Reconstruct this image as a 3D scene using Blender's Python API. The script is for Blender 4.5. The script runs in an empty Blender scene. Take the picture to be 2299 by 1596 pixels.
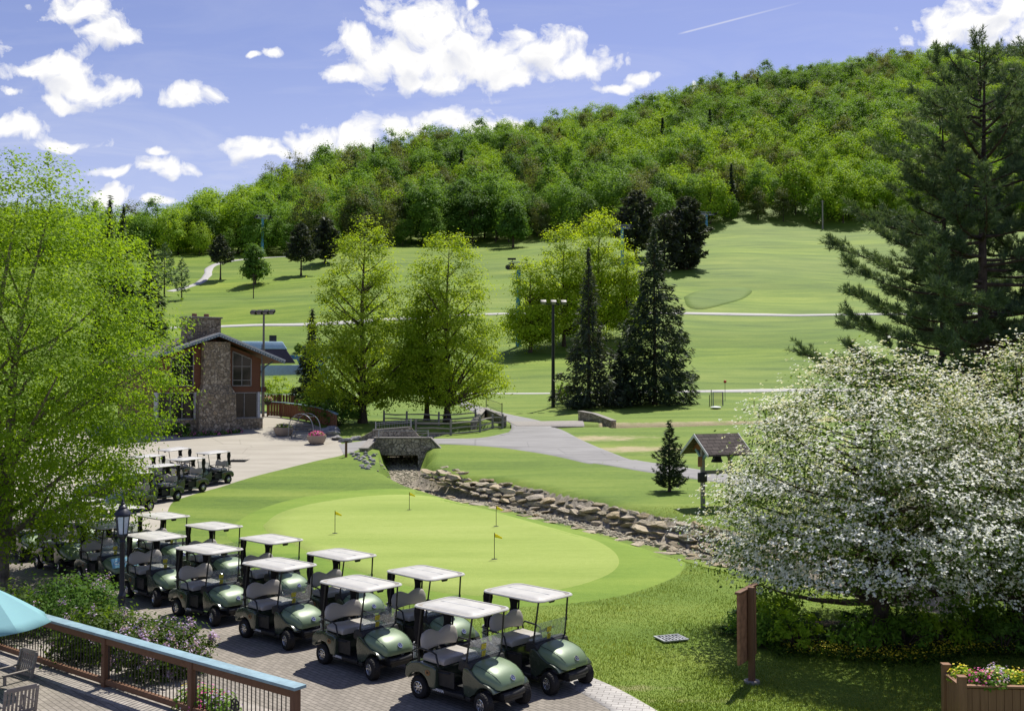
import bpy, bmesh, math, random
import numpy as np
from mathutils import Vector, Matrix

SC = bpy.context.scene
COL = SC.collection
R = math.radians
rnd = random.Random(7)

# ------------------------------------------------------------------ camera model (used to survey the place from the photograph)
F, CX, CY, CAMH, TH = 2253.6, 1149.5, 798.0, 6.15, R(1.55)
_c, _s = math.cos(TH), math.sin(TH)

def ray(px, py):
    t = (CY - py) / F
    den = _c - t * _s
    return (px - CX) / F / den, (_s + t * _c) / den

def at(px, py, y):
    kx, kz = ray(px, py)
    return Vector((kx * y, y, CAMH + kz * y))

# ------------------------------------------------------------------ terrain
NY = np.array([-50, 40, 50, 57, 66, 76, 85, 112, 140.])
NZ = np.array([0, 0, .25, .5, 1.3, 2.2, 2.85, 3.25, 4.65])
TPX = np.array([-700, -200, 400, 600, 900, 1150, 1400, 1700, 2050, 2600, 3200.])
TY = np.array([165, 195, 240, 300, 350.])
TP = np.array([[815, 815, 815, 808, 800, 798, 798, 800, 805, 805, 805],
               [735, 735, 735, 725, 715, 710, 712, 718, 722, 722, 722],
               [655, 655, 652, 645, 640, 640, 640, 645, 650, 650, 650],
               [595, 590, 582, 580, 574, 567, 560, 556, 558, 560, 560],
               [562, 560, 556, 552, 547, 537, 527, 516, 515, 516, 516.]])
RID = np.array([430, 430, 430, 480, 560, 620, 680, 740, 780, 800, 800.])
SKY = np.array([505, 500, 490, 397, 318, 287, 242, 168, 122, 114, 114.])
YG = np.arange(0, 1500, 2.0)
PG = np.arange(-700, 3201, 30.0)

def _table():
    Z = np.zeros((len(PG), len(YG)))
    for i, p in enumerate(PG):
        tp = [np.interp(p, TPX, TP[k]) for k in range(len(TY))]
        zs = [CAMH + ray(0, tp[k])[1] * TY[k] for k in range(len(TY))]
        rd = np.interp(p, TPX, RID)
        ys = np.interp(p, TPX, SKY)
        zr = CAMH + ray(0, ys + 15 * F / rd)[1] * rd
        Y = np.concatenate([NY, TY, [rd, rd + 900]])
        ZZ = np.concatenate([NZ, zs, [zr, zr - 160]])
        Z[i] = np.interp(YG, Y, ZZ)
    k = np.exp(-0.5 * (np.arange(-12, 13) / 5.0) ** 2); k /= k.sum()
    Zs = np.array([np.convolve(np.pad(r, 12, mode='edge'), k, mode='valid') for r in Z])
    w = np.clip((YG - 90) / 50, 0, 1)
    return Z * (1 - w) + Zs * w
ZT = _table()

def zbase(x, y):
    x = np.asarray(x, float); y = np.asarray(y, float)
    px = CX + F * x / np.maximum(y, 6)
    a = np.clip((px - PG[0]) / 30.0, 0, len(PG) - 1.001); i = a.astype(int); fa = a - i
    b = np.clip(y / 2.0, 0, len(YG) - 1.001); j = b.astype(int); fb = b - j
    z = (ZT[i, j] * (1 - fa) * (1 - fb) + ZT[i + 1, j] * fa * (1 - fb) + ZT[i, j + 1] * (1 - fa) * fb + ZT[i + 1, j + 1] * fa * fb)
    u = np.clip((y - 60) / 90, 0, 1)
    z = z + u * (0.35 * np.sin(x * .11 + 1.3 * np.sin(y * .05)) + .3 * np.sin(y * .17 + x * .06) + .5 * np.sin(y * .06 - x * .03))
    return z

def G0(px, py, zf=zbase):
    kx, kz = ray(px, py)
    lo = 8.0
    y = lo
    while y < 900:
        if CAMH + kz * y <= float(zf(kx * y, y)):
            break
        lo = y; y *= 1.01
    hi = y
    for _ in range(30):
        m = (lo + hi) / 2
        if CAMH + kz * m <= float(zf(kx * m, m)): hi = m
        else: lo = m
    return Vector((kx * hi, hi, float(zf(kx * hi, hi))))

CREEK_PX = [(2100, 930, 1.7, 1), (1750, 946, 1.7, 1), (1500, 951, 1.7, 1), (1385, 953, 1.6, 1), (1250, 955, 1.2, 1), (1110, 956, 1.1, 1), (1000, 962, 1.1, 1), (908, 985, 1.3, 1),
            (905, 1014, 1.4, 1), (915, 1048, 1.35, 1.2), (990, 1078, .95, 1.6), (1100, 1107, .55, 2), (1200, 1131, .45, 2.2), (1300, 1157, .4, 2.2), (1400, 1181, .4, 2.2), (1500, 1204, .4, 2), (1580, 1222, .45, 2), (1750, 1262, .5, 2), (2100, 1330, .5, 2)]
CREEK = [(G0(a, b), d, w) for a, b, d, w in CREEK_PX]
CR = np.array([[p.x, p.y, d, w] for p, d, w in CREEK])

def creek_sd(x, y, i0=0):
    """distance to the creek line, side (+ = far lawn side), bed depth, near-bank width"""
    x = np.asarray(x, float); y = np.asarray(y, float)
    best = np.full(x.shape, 1e9); side = np.zeros(x.shape); dep = np.zeros(x.shape); wid = np.ones(x.shape); idx = np.zeros(x.shape)
    for i in range(i0, len(CR) - 1):
        a, b = CR[i], CR[i + 1]
        dx, dy = b[0] - a[0], b[1] - a[1]
        L2 = dx * dx + dy * dy
        t = np.clip(((x - a[0]) * dx + (y - a[1]) * dy) / L2, 0, 1)
        qx, qy = a[0] + t * dx, a[1] + t * dy
        d = np.hypot(x - qx, y - qy)
        s = np.sign(dx * (y - a[1]) - dy * (x - a[0]))
        m = d < best
        best = np.where(m, d, best); side = np.where(m, s, side)
        dep = np.where(m, a[2] + t * (b[2] - a[2]), dep); wid = np.where(m, a[3] + t * (b[3] - a[3]), wid); idx = np.where(m, i + t, idx)
    return best, side, dep, wid, idx

def sst(a, b, x):
    t = np.clip((x - a) / (b - a), 0, 1)
    return t * t * (3 - 2 * t)

def zstep(x, y):
    """ground with the far lawn standing higher than the near one, creek not cut"""
    x = np.asarray(x, float); y = np.asarray(y, float)
    d, s, dep, w, idx = creek_sd(x, y, 9)
    st = .62 * sst(.35, 1.1, d) * (s > 0) * sst(9.6, 11, idx) * (1 - sst(6, 22, d)) * (y < 90)
    return zbase(x, y) + st

def zfull(x, y):
    x = np.asarray(x, float); y = np.asarray(y, float)
    d, s, dep, w, idx = creek_sd(x, y)
    near = (s < 0) & (idx > 8.9)
    out = np.where(near, .8 + 1.2 * w, 1.7)
    cut = dep * (1 - sst(.75, 1.0, d / out * 1.0) * 1.0)
    out = np.where(idx < 3.2, 2.6, out)
    br = (idx > 6.8) & (idx < 8.6)
    out = np.where(br, 1.75, out)
    cut = np.where(d < out, dep * (1 - sst(np.where(br, .72, .3), 1.0, d / out)), 0)
    return zstep(x, y) - cut

def G(px, py): return G0(px, py, zstep)

# ------------------------------------------------------------------ node materials
def mat_new(name):
    m = bpy.data.materials.new(name); m.use_nodes = True
    nt = m.node_tree; nt.nodes.clear()
    out = nt.nodes.new('ShaderNodeOutputMaterial')
    return m, nt, out

class NT:
    def __init__(s, nt): s.nt = nt
    def n(s, t, **k):
        nd = s.nt.nodes.new('ShaderNode' + t)
        for a, v in k.items(): setattr(nd, a, v)
        return nd
    def l(s, a, b): s.nt.links.new(a, b)
    def val(s, sock, v):
        if hasattr(v, 'is_output') or isinstance(v, bpy.types.NodeSocket): s.l(v, sock)
        else: sock.default_value = v
    def math(s, op, a, b=0.0, c=0.0, clamp=False):
        nd = s.n('Math', operation=op); nd.use_clamp = clamp
        s.val(nd.inputs[0], a); s.val(nd.inputs[1], b); s.val(nd.inputs[2], c)
        return nd.outputs[0]
    def vmath(s, op, a, b=(0, 0, 0)):
        nd = s.n('VectorMath', operation=op); s.val(nd.inputs[0], a); s.val(nd.inputs[1], b)
        return nd.outputs['Value'] if op in ('LENGTH', 'DOT_PRODUCT', 'DISTANCE') else nd.outputs['Vector']
    def noise(s, vec, scale, detail=4, rough=.55, dist=0.0):
        nd = s.n('TexNoise'); s.val(nd.inputs['Vector'], vec); nd.inputs['Scale'].default_value = scale
        nd.inputs['Detail'].default_value = detail; nd.inputs['Roughness'].default_value = rough; nd.inputs['Distortion'].default_value = dist
        return nd.outputs['Fac']
    def mix(s, f, a, b, kind='MIX'):
        nd = s.n('Mix', data_type='RGBA', blend_type=kind)
        s.val(nd.inputs[0], f)
        for k, v in ((6, a), (7, b)):
            if isinstance(v, bpy.types.NodeSocket): s.l(v, nd.inputs[k])
            else: nd.inputs[k].default_value = (*v[:3], 1)
        return nd.outputs[2]
    def ramp(s, f, stops):
        nd = s.n('ValToRGB'); s.val(nd.inputs[0], f)
        e = nd.color_ramp.elements
        while len(e) < len(stops): e.new(.5)
        for el, (p, c) in zip(e, stops):
            el.position = p; el.color = (*c, 1) if len(c) == 3 else c
        return nd.outputs[0]
    def mapr(s, f, a, b, c=0., d=1.):
        nd = s.n('MapRange'); nd.clamp = True
        s.val(nd.inputs[0], f); nd.inputs[1].default_value = a; nd.inputs[2].default_value = b; nd.inputs[3].default_value = c; nd.inputs[4].default_value = d
        return nd.outputs[0]
    def bump(s, h, strength=.3, dist=.02):
        nd = s.n('Bump'); s.l(h, nd.inputs['Height']); nd.inputs['Strength'].default_value = strength; nd.inputs['Distance'].default_value = dist
        return nd.outputs[0]
    def coord(s, kind='Object', scale=(1, 1, 1), rot=(0, 0, 0)):
        tc = s.n('TexCoord'); mp = s.n('Mapping'); s.l(tc.outputs[kind], mp.inputs[0])
        mp.inputs['Scale'].default_value = scale; mp.inputs['Rotation'].default_value = rot
        return mp.outputs[0]
    def attr(s, name):
        nd = s.n('Attribute', attribute_name=name); return nd.outputs['Fac']
    def pbr(s, col, rough=.6, spec=.3, metal=0., normal=None, coat=0., alpha=None):
        b = s.n('BsdfPrincipled')
        if isinstance(col, bpy.types.NodeSocket): s.l(col, b.inputs['Base Color'])
        else: b.inputs['Base Color'].default_value = (*col, 1)
        s.val(b.inputs['Roughness'], rough); b.inputs['Specular IOR Level'].default_value = spec; b.inputs['Metallic'].default_value = metal
        b.inputs['Coat Weight'].default_value = coat; b.inputs['Coat Roughness'].default_value = .08
        if normal is not None: s.l(normal, b.inputs['Normal'])
        return b

def simple(name, col, rough=.6, spec=.3, metal=0., coat=0., var=.25, scale=6., bump=0., bscale=40., rvar=.12):
    m, nt, out = mat_new(name); N = NT(nt)
    co = N.coord('Object')
    f = N.noise(co, scale, 5, .6)
    lo = tuple(c * (1 - var) for c in col); hi = tuple(min(1, c * (1 + var * .7)) for c in col)
    c = N.ramp(f, [(.3, lo), (.7, hi)])
    nrm = N.bump(N.noise(co, bscale, 4), bump, .02) if bump else None
    r = N.mapr(N.noise(co, scale * 2.3, 3), .3, .7, max(0, rough - rvar), min(1, rough + rvar))
    b = N.pbr(c, r, spec, metal, nrm, coat)
    N.l(b.outputs[0], out.inputs[0])
    return m

def leafmat(name, cols, trans=.45, rough=.5, hue_rand=0.0, spec=.25):
    """leaf: cols dark..light picked by the leaf's own 'v', light passes through"""
    m, nt, out = mat_new(name); N = NT(nt)
    v = N.attr('v')
    if hue_rand:
        oi = N.n('ObjectInfo')
        v = N.math('ADD', v, N.math('MULTIPLY', N.math('SUBTRACT', oi.outputs['Random'], .5), hue_rand))
    k = len(cols)
    c = N.ramp(v, [(i / (k - 1), cc) for i, cc in enumerate(cols)])
    b = N.pbr(c, rough, spec)
    t = N.n('BsdfTranslucent')
    tc = N.mix(1.0, c, (1.25, 1.15, .55), 'MULTIPLY')
    N.l(tc, t.inputs[0])
    mx = N.n('MixShader'); mx.inputs[0].default_value = trans
    N.l(b.outputs[0], mx.inputs[1]); N.l(t.outputs[0], mx.inputs[2])
    N.l(mx.outputs[0], out.inputs[0])
    return m

M = {}
def grass_mat(name, cols, streak=(.05, .35, .1), fine=1.0, attrs=False):
    m, nt, out = mat_new(name); N = NT(nt)
    co = N.coord('Object')
    big = N.noise(N.coord('Object', (.03, .09, .03)), 1.0, 5, .6)
    st = N.noise(N.coord('Object', streak), 1.0, 6, .65, .4)
    fi = N.noise(co, 3.2 * fine, 6, .75)
    ff = N.noise(co, 26 * fine, 3, .7)
    w = N.math('ADD', N.math('MULTIPLY', big, .35), N.math('ADD', N.math('MULTIPLY', st, .4), N.math('ADD', N.math('MULTIPLY', fi, .2), N.math('MULTIPLY', ff, .18))))
    c = N.ramp(w, [(.43, cols[0]), (.56, cols[1]), (.69, cols[2])])
    if attrs:
        fair = N.attr('fair')
        c = N.mix(fair, c, N.mix(.75, c, N.mix(.9, N.ramp(w, [(.43, (.062, .128, .007)), (.55, (.122, .20, .010)), (.67, (.215, .28, .024))]), N.ramp(N.noise(N.coord('Object', (.02, .05, .02)), 1.0, 6, .7, .6), [(.36, (.62, .68, .6)), (.5, (1, 1, 1)), (.66, (1.3, 1.22, 1.3))]), 'MULTIPLY')))
        dn = N.noise(co, .9, 5, .7)
        dry = N.mapr(N.math('ADD', N.attr('dry'), N.math('MULTIPLY', N.math('SUBTRACT', dn, .5), 1.0)), .4, .75)
        c = N.mix(dry, c, N.ramp(ff, [(.3, (.27, .22, .10)), (.7, (.46, .40, .25))]))
        stn = N.mapr(N.math('ADD', N.attr('stone'), N.math('MULTIPLY', N.math('SUBTRACT', dn, .5), .7)), .45, .6)
        c = N.mix(stn, c, N.ramp(N.noise(co, 5, 4, .7), [(.3, (.10, .085, .065)), (.55, (.30, .26, .2)), (.75, (.5, .46, .38))]))
        mul = N.mapr(N.math('ADD', N.attr('mulch'), N.math('MULTIPLY', N.math('SUBTRACT', dn, .5), .5)), .4, .6)
        c = N.mix(mul, c, N.ramp(ff, [(.3, (.02, .015, .01)), (.7, (.06, .04, .025))]))
    nrm = N.bump(N.math('ADD', N.noise(co, 14 * fine, 5, .8), N.math('MULTIPLY', fi, .6)), .6, .05)
    b = N.pbr(c, .75, .15, 0, nrm)
    N.l(b.outputs[0], out.inputs[0])
    return m

def stone_mat(name, scale=2.2, cols=((.16, .13, .1), (.3, .25, .19), (.42, .37, .3), (.24, .2, .17)), mortar=(.10, .085, .07)):
    m, nt, out = mat_new(name); N = NT(nt)
    co = N.coord('Object'); wob = N.n('TexNoise'); N.l(co, wob.inputs['Vector']); wob.inputs['Scale'].default_value = 3
    cv = N.vmath('ADD', co, N.vmath('MULTIPLY', N.vmath('SUBTRACT', wob.outputs['Color'], (.5, .5, .5)), (.28, .28, .28)))
    v = N.n('TexVoronoi'); N.l(cv, v.inputs['Vector']); v.inputs['Scale'].default_value = scale
    e = N.n('TexVoronoi', feature='DISTANCE_TO_EDGE'); N.l(cv, e.inputs['Vector']); e.inputs['Scale'].default_value = scale
    sep = N.n('SeparateColor'); N.l(v.outputs['Color'], sep.inputs[0])
    k = len(cols)
    c = N.ramp(sep.outputs[0], [(i / (k - 1), cc) for i, cc in enumerate(cols)])
    c = N.mix(.55, c, N.ramp(N.noise(co, 14, 5, .7), [(.25, (.35, .33, .3)), (.75, (1.25, 1.2, 1.1))]), 'MULTIPLY')
    edge = N.mapr(e.outputs['Distance'], .015, .07)
    c = N.mix(edge, mortar, c)
    h = N.math('ADD', N.math('MULTIPLY', edge, 1.0), N.math('MULTIPLY', N.noise(co, 20, 4), .3))
    b = N.pbr(c, .85, .2, 0, N.bump(h, .9, .06))
    N.l(b.outputs[0], out.inputs[0])
    return m

def asphalt_mat(name, c0, c1, patch=.12, speck=60):
    m, nt, out = mat_new(name); N = NT(nt)
    co = N.coord('Object')
    w = N.math('ADD', N.math('MULTIPLY', N.noise(N.coord('Object', (.25, .9, 1)), 1, 6, .65), .8), N.math('MULTIPLY', N.noise(co, speck, 2, .8), .2))
    c = N.ramp(w, [(.3, c0), (.7, c1)])
    v = N.n('TexVoronoi', feature='DISTANCE_TO_EDGE'); N.l(N.coord('Object', (.22, .3, 1)), v.inputs['Vector']); v.inputs['Scale'].default_value = 1
    crack = N.mapr(v.outputs['Distance'], 0, .012)
    c = N.mix(N.math('MULTIPLY', N.math('SUBTRACT', 1, crack), .35), c, tuple(x * .45 for x in c0))
    b = N.pbr(c, .85, .2, 0, N.bump(N.noise(co, speck, 3), .25, .01))
    N.l(b.outputs[0], out.inputs[0])
    return m

def brick_mat(name, rot, c1, c2, mortar, bw=.22, bh=.11, off=.5):
    m, nt, out = mat_new(name); N = NT(nt)
    co = N.coord('Object', (1, 1, 1), (0, 0, rot))
    t = N.n('TexBrick'); N.l(co, t.inputs['Vector'])
    t.inputs['Scale'].default_value = 1; t.inputs['Brick Width'].default_value = bw; t.inputs['Row Height'].default_value = bh
    t.inputs['Mortar Size'].default_value = .009; t.inputs['Mortar Smooth'].default_value = .3; t.inputs['Bias'].default_value = 0; t.offset = off
    t.inputs['Color1'].default_value = (*c1, 1); t.inputs['Color2'].default_value = (*c2, 1); t.inputs['Mortar'].default_value = (*mortar, 1)
    big = N.noise(N.coord('Object'), .45, 5, .65)
    c = N.mix(.8, t.outputs[0], N.ramp(big, [(.3, (.7, .68, .66)), (.7, (1.15, 1.12, 1.08))]), 'MULTIPLY')
    c = N.mix(.5, c, N.ramp(N.noise(N.coord('Object'), 30, 4, .8), [(.25, (.6, .6, .6)), (.8, (1.3, 1.3, 1.3))]), 'MULTIPLY')
    b = N.pbr(c, .85, .2, 0, N.bump(t.outputs['Fac'], -.4, .01))
    N.l(b.outputs[0], out.inputs[0])
    return m

def wood_mat(name, c0, c1, axis=0, rough=.65, scale=6):
    m, nt, out = mat_new(name); N = NT(nt)
    sc = [scale * 3] * 3; sc[axis] = scale * .3
    co = N.coord('Object', tuple(sc))
    w = N.noise(co, 1, 6, .65, .6)
    c = N.ramp(w, [(.25, c0), (.75, c1)])
    b = N.pbr(c, rough, .3, 0, N.bump(w, .2, .01))
    N.l(b.outputs[0], out.inputs[0])
    return m

def shingle_mat(name, c0, c1):
    m, nt, out = mat_new(name); N = NT(nt)
    co = N.coord('Object')
    t = N.n('TexBrick'); N.l(co, t.inputs['Vector']); t.inputs['Scale'].default_value = 1; t.inputs['Brick Width'].default_value = .35; t.inputs['Row Height'].default_value = .16
    t.inputs['Mortar Size'].default_value = .012; t.inputs['Color1'].default_value = (*c0, 1); t.inputs['Color2'].default_value = (*c1, 1); t.inputs['Mortar'].default_value = (.015, .013, .012, 1)
    c = N.mix(.6, t.outputs[0], N.ramp(N.noise(co, 8, 5, .7), [(.2, (.5, .5, .5)), (.8, (1.4, 1.4, 1.4))]), 'MULTIPLY')
    b = N.pbr(c, .9, .2, 0, N.bump(t.outputs['Fac'], -.5, .015))
    N.l(b.outputs[0], out.inputs[0])
    return m

def glass_mat(name, tint, alpha_rough=.05, mixf=.8):
    """clear acrylic sheet: mostly passes light straight through, a clear-coat reflection on top"""
    m, nt, out = mat_new(name); N = NT(nt)
    t = N.n('BsdfTransparent'); t.inputs[0].default_value = (*tint, 1)
    g = N.n('BsdfGlossy'); g.inputs['Roughness'].default_value = alpha_rough; g.inputs[0].default_value = (1, 1, 1, 1)
    fr = N.n('LayerWeight'); fr.inputs[0].default_value = .5
    sc = N.noise(N.coord('Object', (4, 4, 1)), 3, 5, .7)
    f = N.math('ADD', N.math('MULTIPLY', N.math('POWER', fr.outputs['Facing'], 4.0), .6), .11)
    d = N.n('BsdfDiffuse'); d.inputs[0].default_value = (.7, .72, .75, 1)  # patchy pale film: paleness of a reflection put into the diffuse colour
    mx0 = N.n('MixShader'); N.l(N.mapr(sc, .35, .75, .06, .30), mx0.inputs[0]); N.l(t.outputs[0], mx0.inputs[1]); N.l(d.outputs[0], mx0.inputs[2])
    mx = N.n('MixShader'); N.l(f, mx.inputs[0]); N.l(mx0.outputs[0], mx.inputs[1]); N.l(g.outputs[0], mx.inputs[2])
    N.l(mx.outputs[0], out.inputs[0])
    return m

def window_mat(name):
    m, nt, out = mat_new(name); N = NT(nt)
    co = N.coord('Object')
    b = N.pbr((.014, .018, .013), .06, .45, 0, N.bump(N.noise(co, .9, 2), .03, .05))
    N.l(b.outputs[0], out.inputs[0])
    return m

M['grass'] = grass_mat('grass', ((.055, .105, .014), (.125, .195, .024), (.22, .275, .048)), attrs=True)
M['green'] = grass_mat('putting_grass', ((.20, .28, .05), (.26, .335, .07), (.32, .385, .10)), streak=(.10, .5, .1), fine=1.3)
M['rough'] = grass_mat('rough_grass', ((.06, .11, .014), (.10, .165, .02), (.15, .215, .03)))
M['fringe'] = grass_mat('fringe_grass', ((.10, .185, .02), (.16, .25, .03), (.225, .305, .046)), streak=(.08, .5, .1))
M['asphalt'] = asphalt_mat('asphalt', (.20, .195, .19), (.31, .305, .295))
M['plaza'] = asphalt_mat('tan_paving', (.30, .275, .225), (.41, .38, .315), speck=40)
M['cartpath'] = asphalt_mat('path_asphalt', (.36, .35, .33), (.48, .47, .44))
M['brick'] = brick_mat('brick_pavers', R(47), (.24, .22, .19), (.30, .275, .24), (.125, .115, .10))
M['border'] = brick_mat('grey_pavers', R(12), (.40, .39, .375), (.48, .47, .45), (.2, .19, .18), .24, .14)
M['stone'] = stone_mat('fieldstone', 4.2, ((.18, .15, .105), (.33, .28, .20), (.48, .42, .32), (.25, .215, .16), (.39, .315, .21)), (.17, .15, .115))
M['stone2'] = stone_mat('bridge_stone', 3.6, ((.2, .185, .145), (.34, .305, .24), (.5, .455, .37), (.3, .27, .215)), (.15, .14, .11))
M['cap'] = simple('stone_cap', (.27, .25, .225), .85, bump=.3, bscale=12)
def rock_mat(name, c):
    m, nt, out = mat_new(name); N = NT(nt); co = N.coord('Object'); oi = N.n('ObjectInfo')
    base = N.ramp(oi.outputs['Random'], [(0, tuple(q * .62 for q in c)), (.3, c), (.55, (c[0] * .95, c[1] * .98, c[2] * 1.12)), (.8, tuple(min(1, q * 1.3) for q in c)), (1, (c[0] * .75, c[1] * .66, c[2] * .56))])
    f = N.noise(co, 1.9, 6, .7); lay = N.noise(N.coord('Object', (.8, .8, 5)), 1.6, 5, .6)
    c2 = N.mix(.8, base, N.ramp(N.math('ADD', N.math('MULTIPLY', f, .6), N.math('MULTIPLY', lay, .4)), [(.36, (.5, .47, .44)), (.5, (1, 1, 1)), (.64, (1.3, 1.28, 1.22))]), 'MULTIPLY')
    b = N.pbr(c2, .9, .15, 0, N.bump(N.math('ADD', N.noise(co, 6, 6, .75), lay), .9, .12))
    N.l(b.outputs[0], out.inputs[0]); return m
M['rock'] = rock_mat('sandstone', (.45, .385, .27))
M['rockgrey'] = simple('grey_rock', (.30, .29, .28), .9, .15, var=.5, scale=2.2, bump=.8, bscale=7)
M['pebble'] = simple('creek_stone', (.40, .365, .275), .9, .15, var=.6, scale=1.2, bump=.4, bscale=20)
M['bark'] = simple('bark', (.085, .065, .05), .95, .1, var=.5, scale=5, bump=.9, bscale=14)
M['birchbark'] = simple('pale_bark', (.22, .18, .15), .9, .1, var=.6, scale=5, bump=.7, bscale=14)
M['wood'] = wood_mat('brown_wood', (.115, .058, .032), (.19, .10, .055))
M['woodz'] = wood_mat('brown_wood_upright', (.115, .058, .032), (.19, .10, .055), 2)
M['cedar'] = wood_mat('red_cedar', (.115, .048, .024), (.18, .078, .038))
M['teak'] = wood_mat('weathered_teak', (.17, .15, .13), (.33, .30, .27))
M['deckw'] = wood_mat('deck_boards', (.16, .14, .12), (.28, .25, .22))
M['rail_wood'] = wood_mat('grey_split_rail', (.16, .145, .125), (.32, .30, .26))
M['planter'] = wood_mat('planter_wood', (.19, .095, .05), (.27, .145, .08), 2)
M['bluecap'] = simple('pale_blue_paint', (.23, .35, .40), .5, .35, var=.2, scale=4)
M['liftblue'] = simple('lift_blue_paint', (.10, .33, .48), .5, .4, var=.2)
M['liftpale'] = simple('pale_blue_roof', (.48, .68, .78), .5, .4, var=.12)
M['liftdark'] = simple('dark_violet_cover', (.085, .07, .10), .5, .4, var=.2)
M['umb'] = None
M['iron'] = simple('black_iron', (.012, .012, .013), .45, .5, var=.2)
M['steel'] = simple('grey_steel', (.35, .36, .37), .4, .5, .6)
M['dark'] = simple('dark_plastic', (.018, .018, .019), .55, .4, var=.3)
M['lampglass'] = simple('lamp_panes', (.62, .68, .76), .15, .6, var=.1, coat=.3)
M['lampiron'] = simple('navy_black_iron', (.018, .020, .032), .4, .5, var=.25)
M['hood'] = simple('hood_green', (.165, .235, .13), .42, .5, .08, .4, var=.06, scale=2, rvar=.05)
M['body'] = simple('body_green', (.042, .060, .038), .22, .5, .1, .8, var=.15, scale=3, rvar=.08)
M['seat'] = simple('seat_vinyl', (.40, .375, .335), .42, .4, var=.06, scale=2.5)
M['roof'] = simple('canopy_plastic', (.47, .46, .43), .5, .3, var=.16, scale=2.2)
M['channel'] = simple('channel_shade', (.27, .245, .20), .6, .3)  # tan of the canopy groove, its inner shade put into the colour
M['rubber'] = simple('tyre_rubber', (.022, .021, .021), .8, .25, var=.35, bump=.3, bscale=50)
M['chrome'] = simple('wheel_silver', (.62, .62, .62), .25, .5, .85, var=.1)
M['floor'] = simple('floor_mat', (.02, .02, .02), .8, .2)
M['curtain'] = simple('black_fabric', (.014, .013, .014), .85, .15, var=.4, bump=.5, bscale=9)
M['acrylic'] = glass_mat('clear_acrylic', (.86, .89, .90))
M['white'] = simple('white_paint', (.75, .75, .73), .5, .3, var=.08)
M['yellow'] = simple('yellow_sticker', (.75, .62, .06), .5, .3, var=.1)
M['flagy'] = leafmat('flag_yellow', ((.85, .80, .06), (.92, .88, .12)), .35)
M['ink'] = simple('black_ink', (.02, .02, .02), .6, .2)
M['navy'] = simple('navy_enamel', (.05, .08, .25), .3, .5, var=.1)
M['badge'] = simple('bronze_badge', (.22, .12, .05), .4, .5, .3)
M['banner'] = simple('banner_blue', (.22, .48, .62), .5, .3, var=.08)
M['shingle'] = shingle_mat('dark_shingles', (.075, .062, .058), (.12, .10, .092))
M['window'] = window_mat('window_glass')
M['frame'] = simple('window_frame', (.28, .27, .25), .5, .3)
M['trimw'] = simple('pale_trim', (.52, .54, .55), .55, .3)
M['trimb'] = simple('blue_grey_trim', (.13, .19, .23), .55, .3)
M['concrete'] = simple('concrete', (.33, .30, .26), .9, .2, var=.3, bump=.3, bscale=25)
M['bowl'] = simple('aggregate_planter', (.33, .27, .22), .9, .2, var=.3, scale=30, bump=.4, bscale=60)
M['soil'] = simple('soil', (.035, .025, .018), .95, .1, var=.4, bump=.8, bscale=15)
M['clay'] = simple('clay_pot', (.22, .12, .08), .8, .2)
M['signred'] = simple('red_brown_sign', (.30, .15, .085), .7, .25, var=.35, scale=8)
M['rust'] = wood_mat('orange_wood', (.15, .062, .028), (.24, .10, .045), 2)
M['bluepipe'] = simple('blue_pipe', (.03, .05, .22), .4, .4)
M['disc'] = simple('white_disc', (.7, .72, .74), .5, .4)
M['redball'] = simple('red_marker', (.5, .05, .03), .5, .3)
M['orange'] = leafmat('orange_net', ((.5, .3, .08), (.6, .38, .1)), .4)
M['umb'] = leafmat('umbrella_canvas', ((.30, .56, .62), (.32, .60, .66)), .3, .8)

LG = dict(
    birch=((.10, .20, .012), (.195, .335, .018), (.30, .44, .03)),
    maple=((.15, .25, .014), (.26, .385, .022), (.37, .47, .036)),
    ymaple=((.19, .305, .016), (.32, .45, .022), (.43, .53, .035)),
    dgreen=((.05, .12, .022), (.09, .185, .03), (.14, .25, .042)),
    mgreen=((.085, .185, .022), (.145, .28, .032), (.21, .365, .05)),
    bgreen=((.15, .275, .018), (.24, .40, .026), (.34, .48, .044)),
    ogreen=((.075, .095, .03), (.125, .16, .045), (.19, .23, .075)),
    pine=((.06, .105, .05), (.115, .185, .082), (.21, .285, .145)),
    spruce=((.024, .042, .024), (.045, .072, .036), (.085, .12, .056)),
    bpine=((.036, .050, .034), (.062, .082, .05), (.105, .128, .078)),
    hawleaf=((.045, .09, .018), (.09, .16, .028), (.15, .23, .045)),
    shrub=((.03, .065, .010), (.065, .125, .015), (.13, .21, .025)),
    hosta=((.03, .085, .025), (.06, .14, .04), (.13, .22, .07)),
)
for k, v in LG.items():
    M['L_' + k] = leafmat('leaf_' + k, v, .25 if k in ('pine', 'spruce', 'bpine') else (.4 if k in ('dgreen', 'mgreen', 'bgreen', 'ogreen') else .58), .6, .35 if k in ('dgreen', 'mgreen', 'bgreen', 'ogreen') else 0, .08 if k in ('dgreen', 'mgreen', 'bgreen', 'ogreen') else .22)
M['blossom'] = leafmat('blossom_white', ((.62, .66, .56), (.78, .80, .74), (.88, .88, .84)), .3, .6)
M['lilac'] = leafmat('blossom_lilac', ((.34, .22, .42), (.52, .40, .60), (.72, .64, .76)), .3, .6)
M['pink'] = leafmat('petal_pink', ((.55, .03, .22), (.72, .07, .36), (.82, .25, .5)), .3, .6)
M['mixflower'] = leafmat('petal_mixed', ((.65, .06, .05), (.75, .6, .06), (.8, .72, .3), (.3, .08, .5), (.8, .3, .35), (.75, .75, .7)), .3, .6)
M['yflower'] = leafmat('petal_yellow', ((.75, .6, .03), (.85, .75, .08)), .3, .6)
M['blade'] = leafmat('grass_blade', ((.09, .155, .02), (.165, .235, .032), (.30, .33, .075)), .4, .6)

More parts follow.
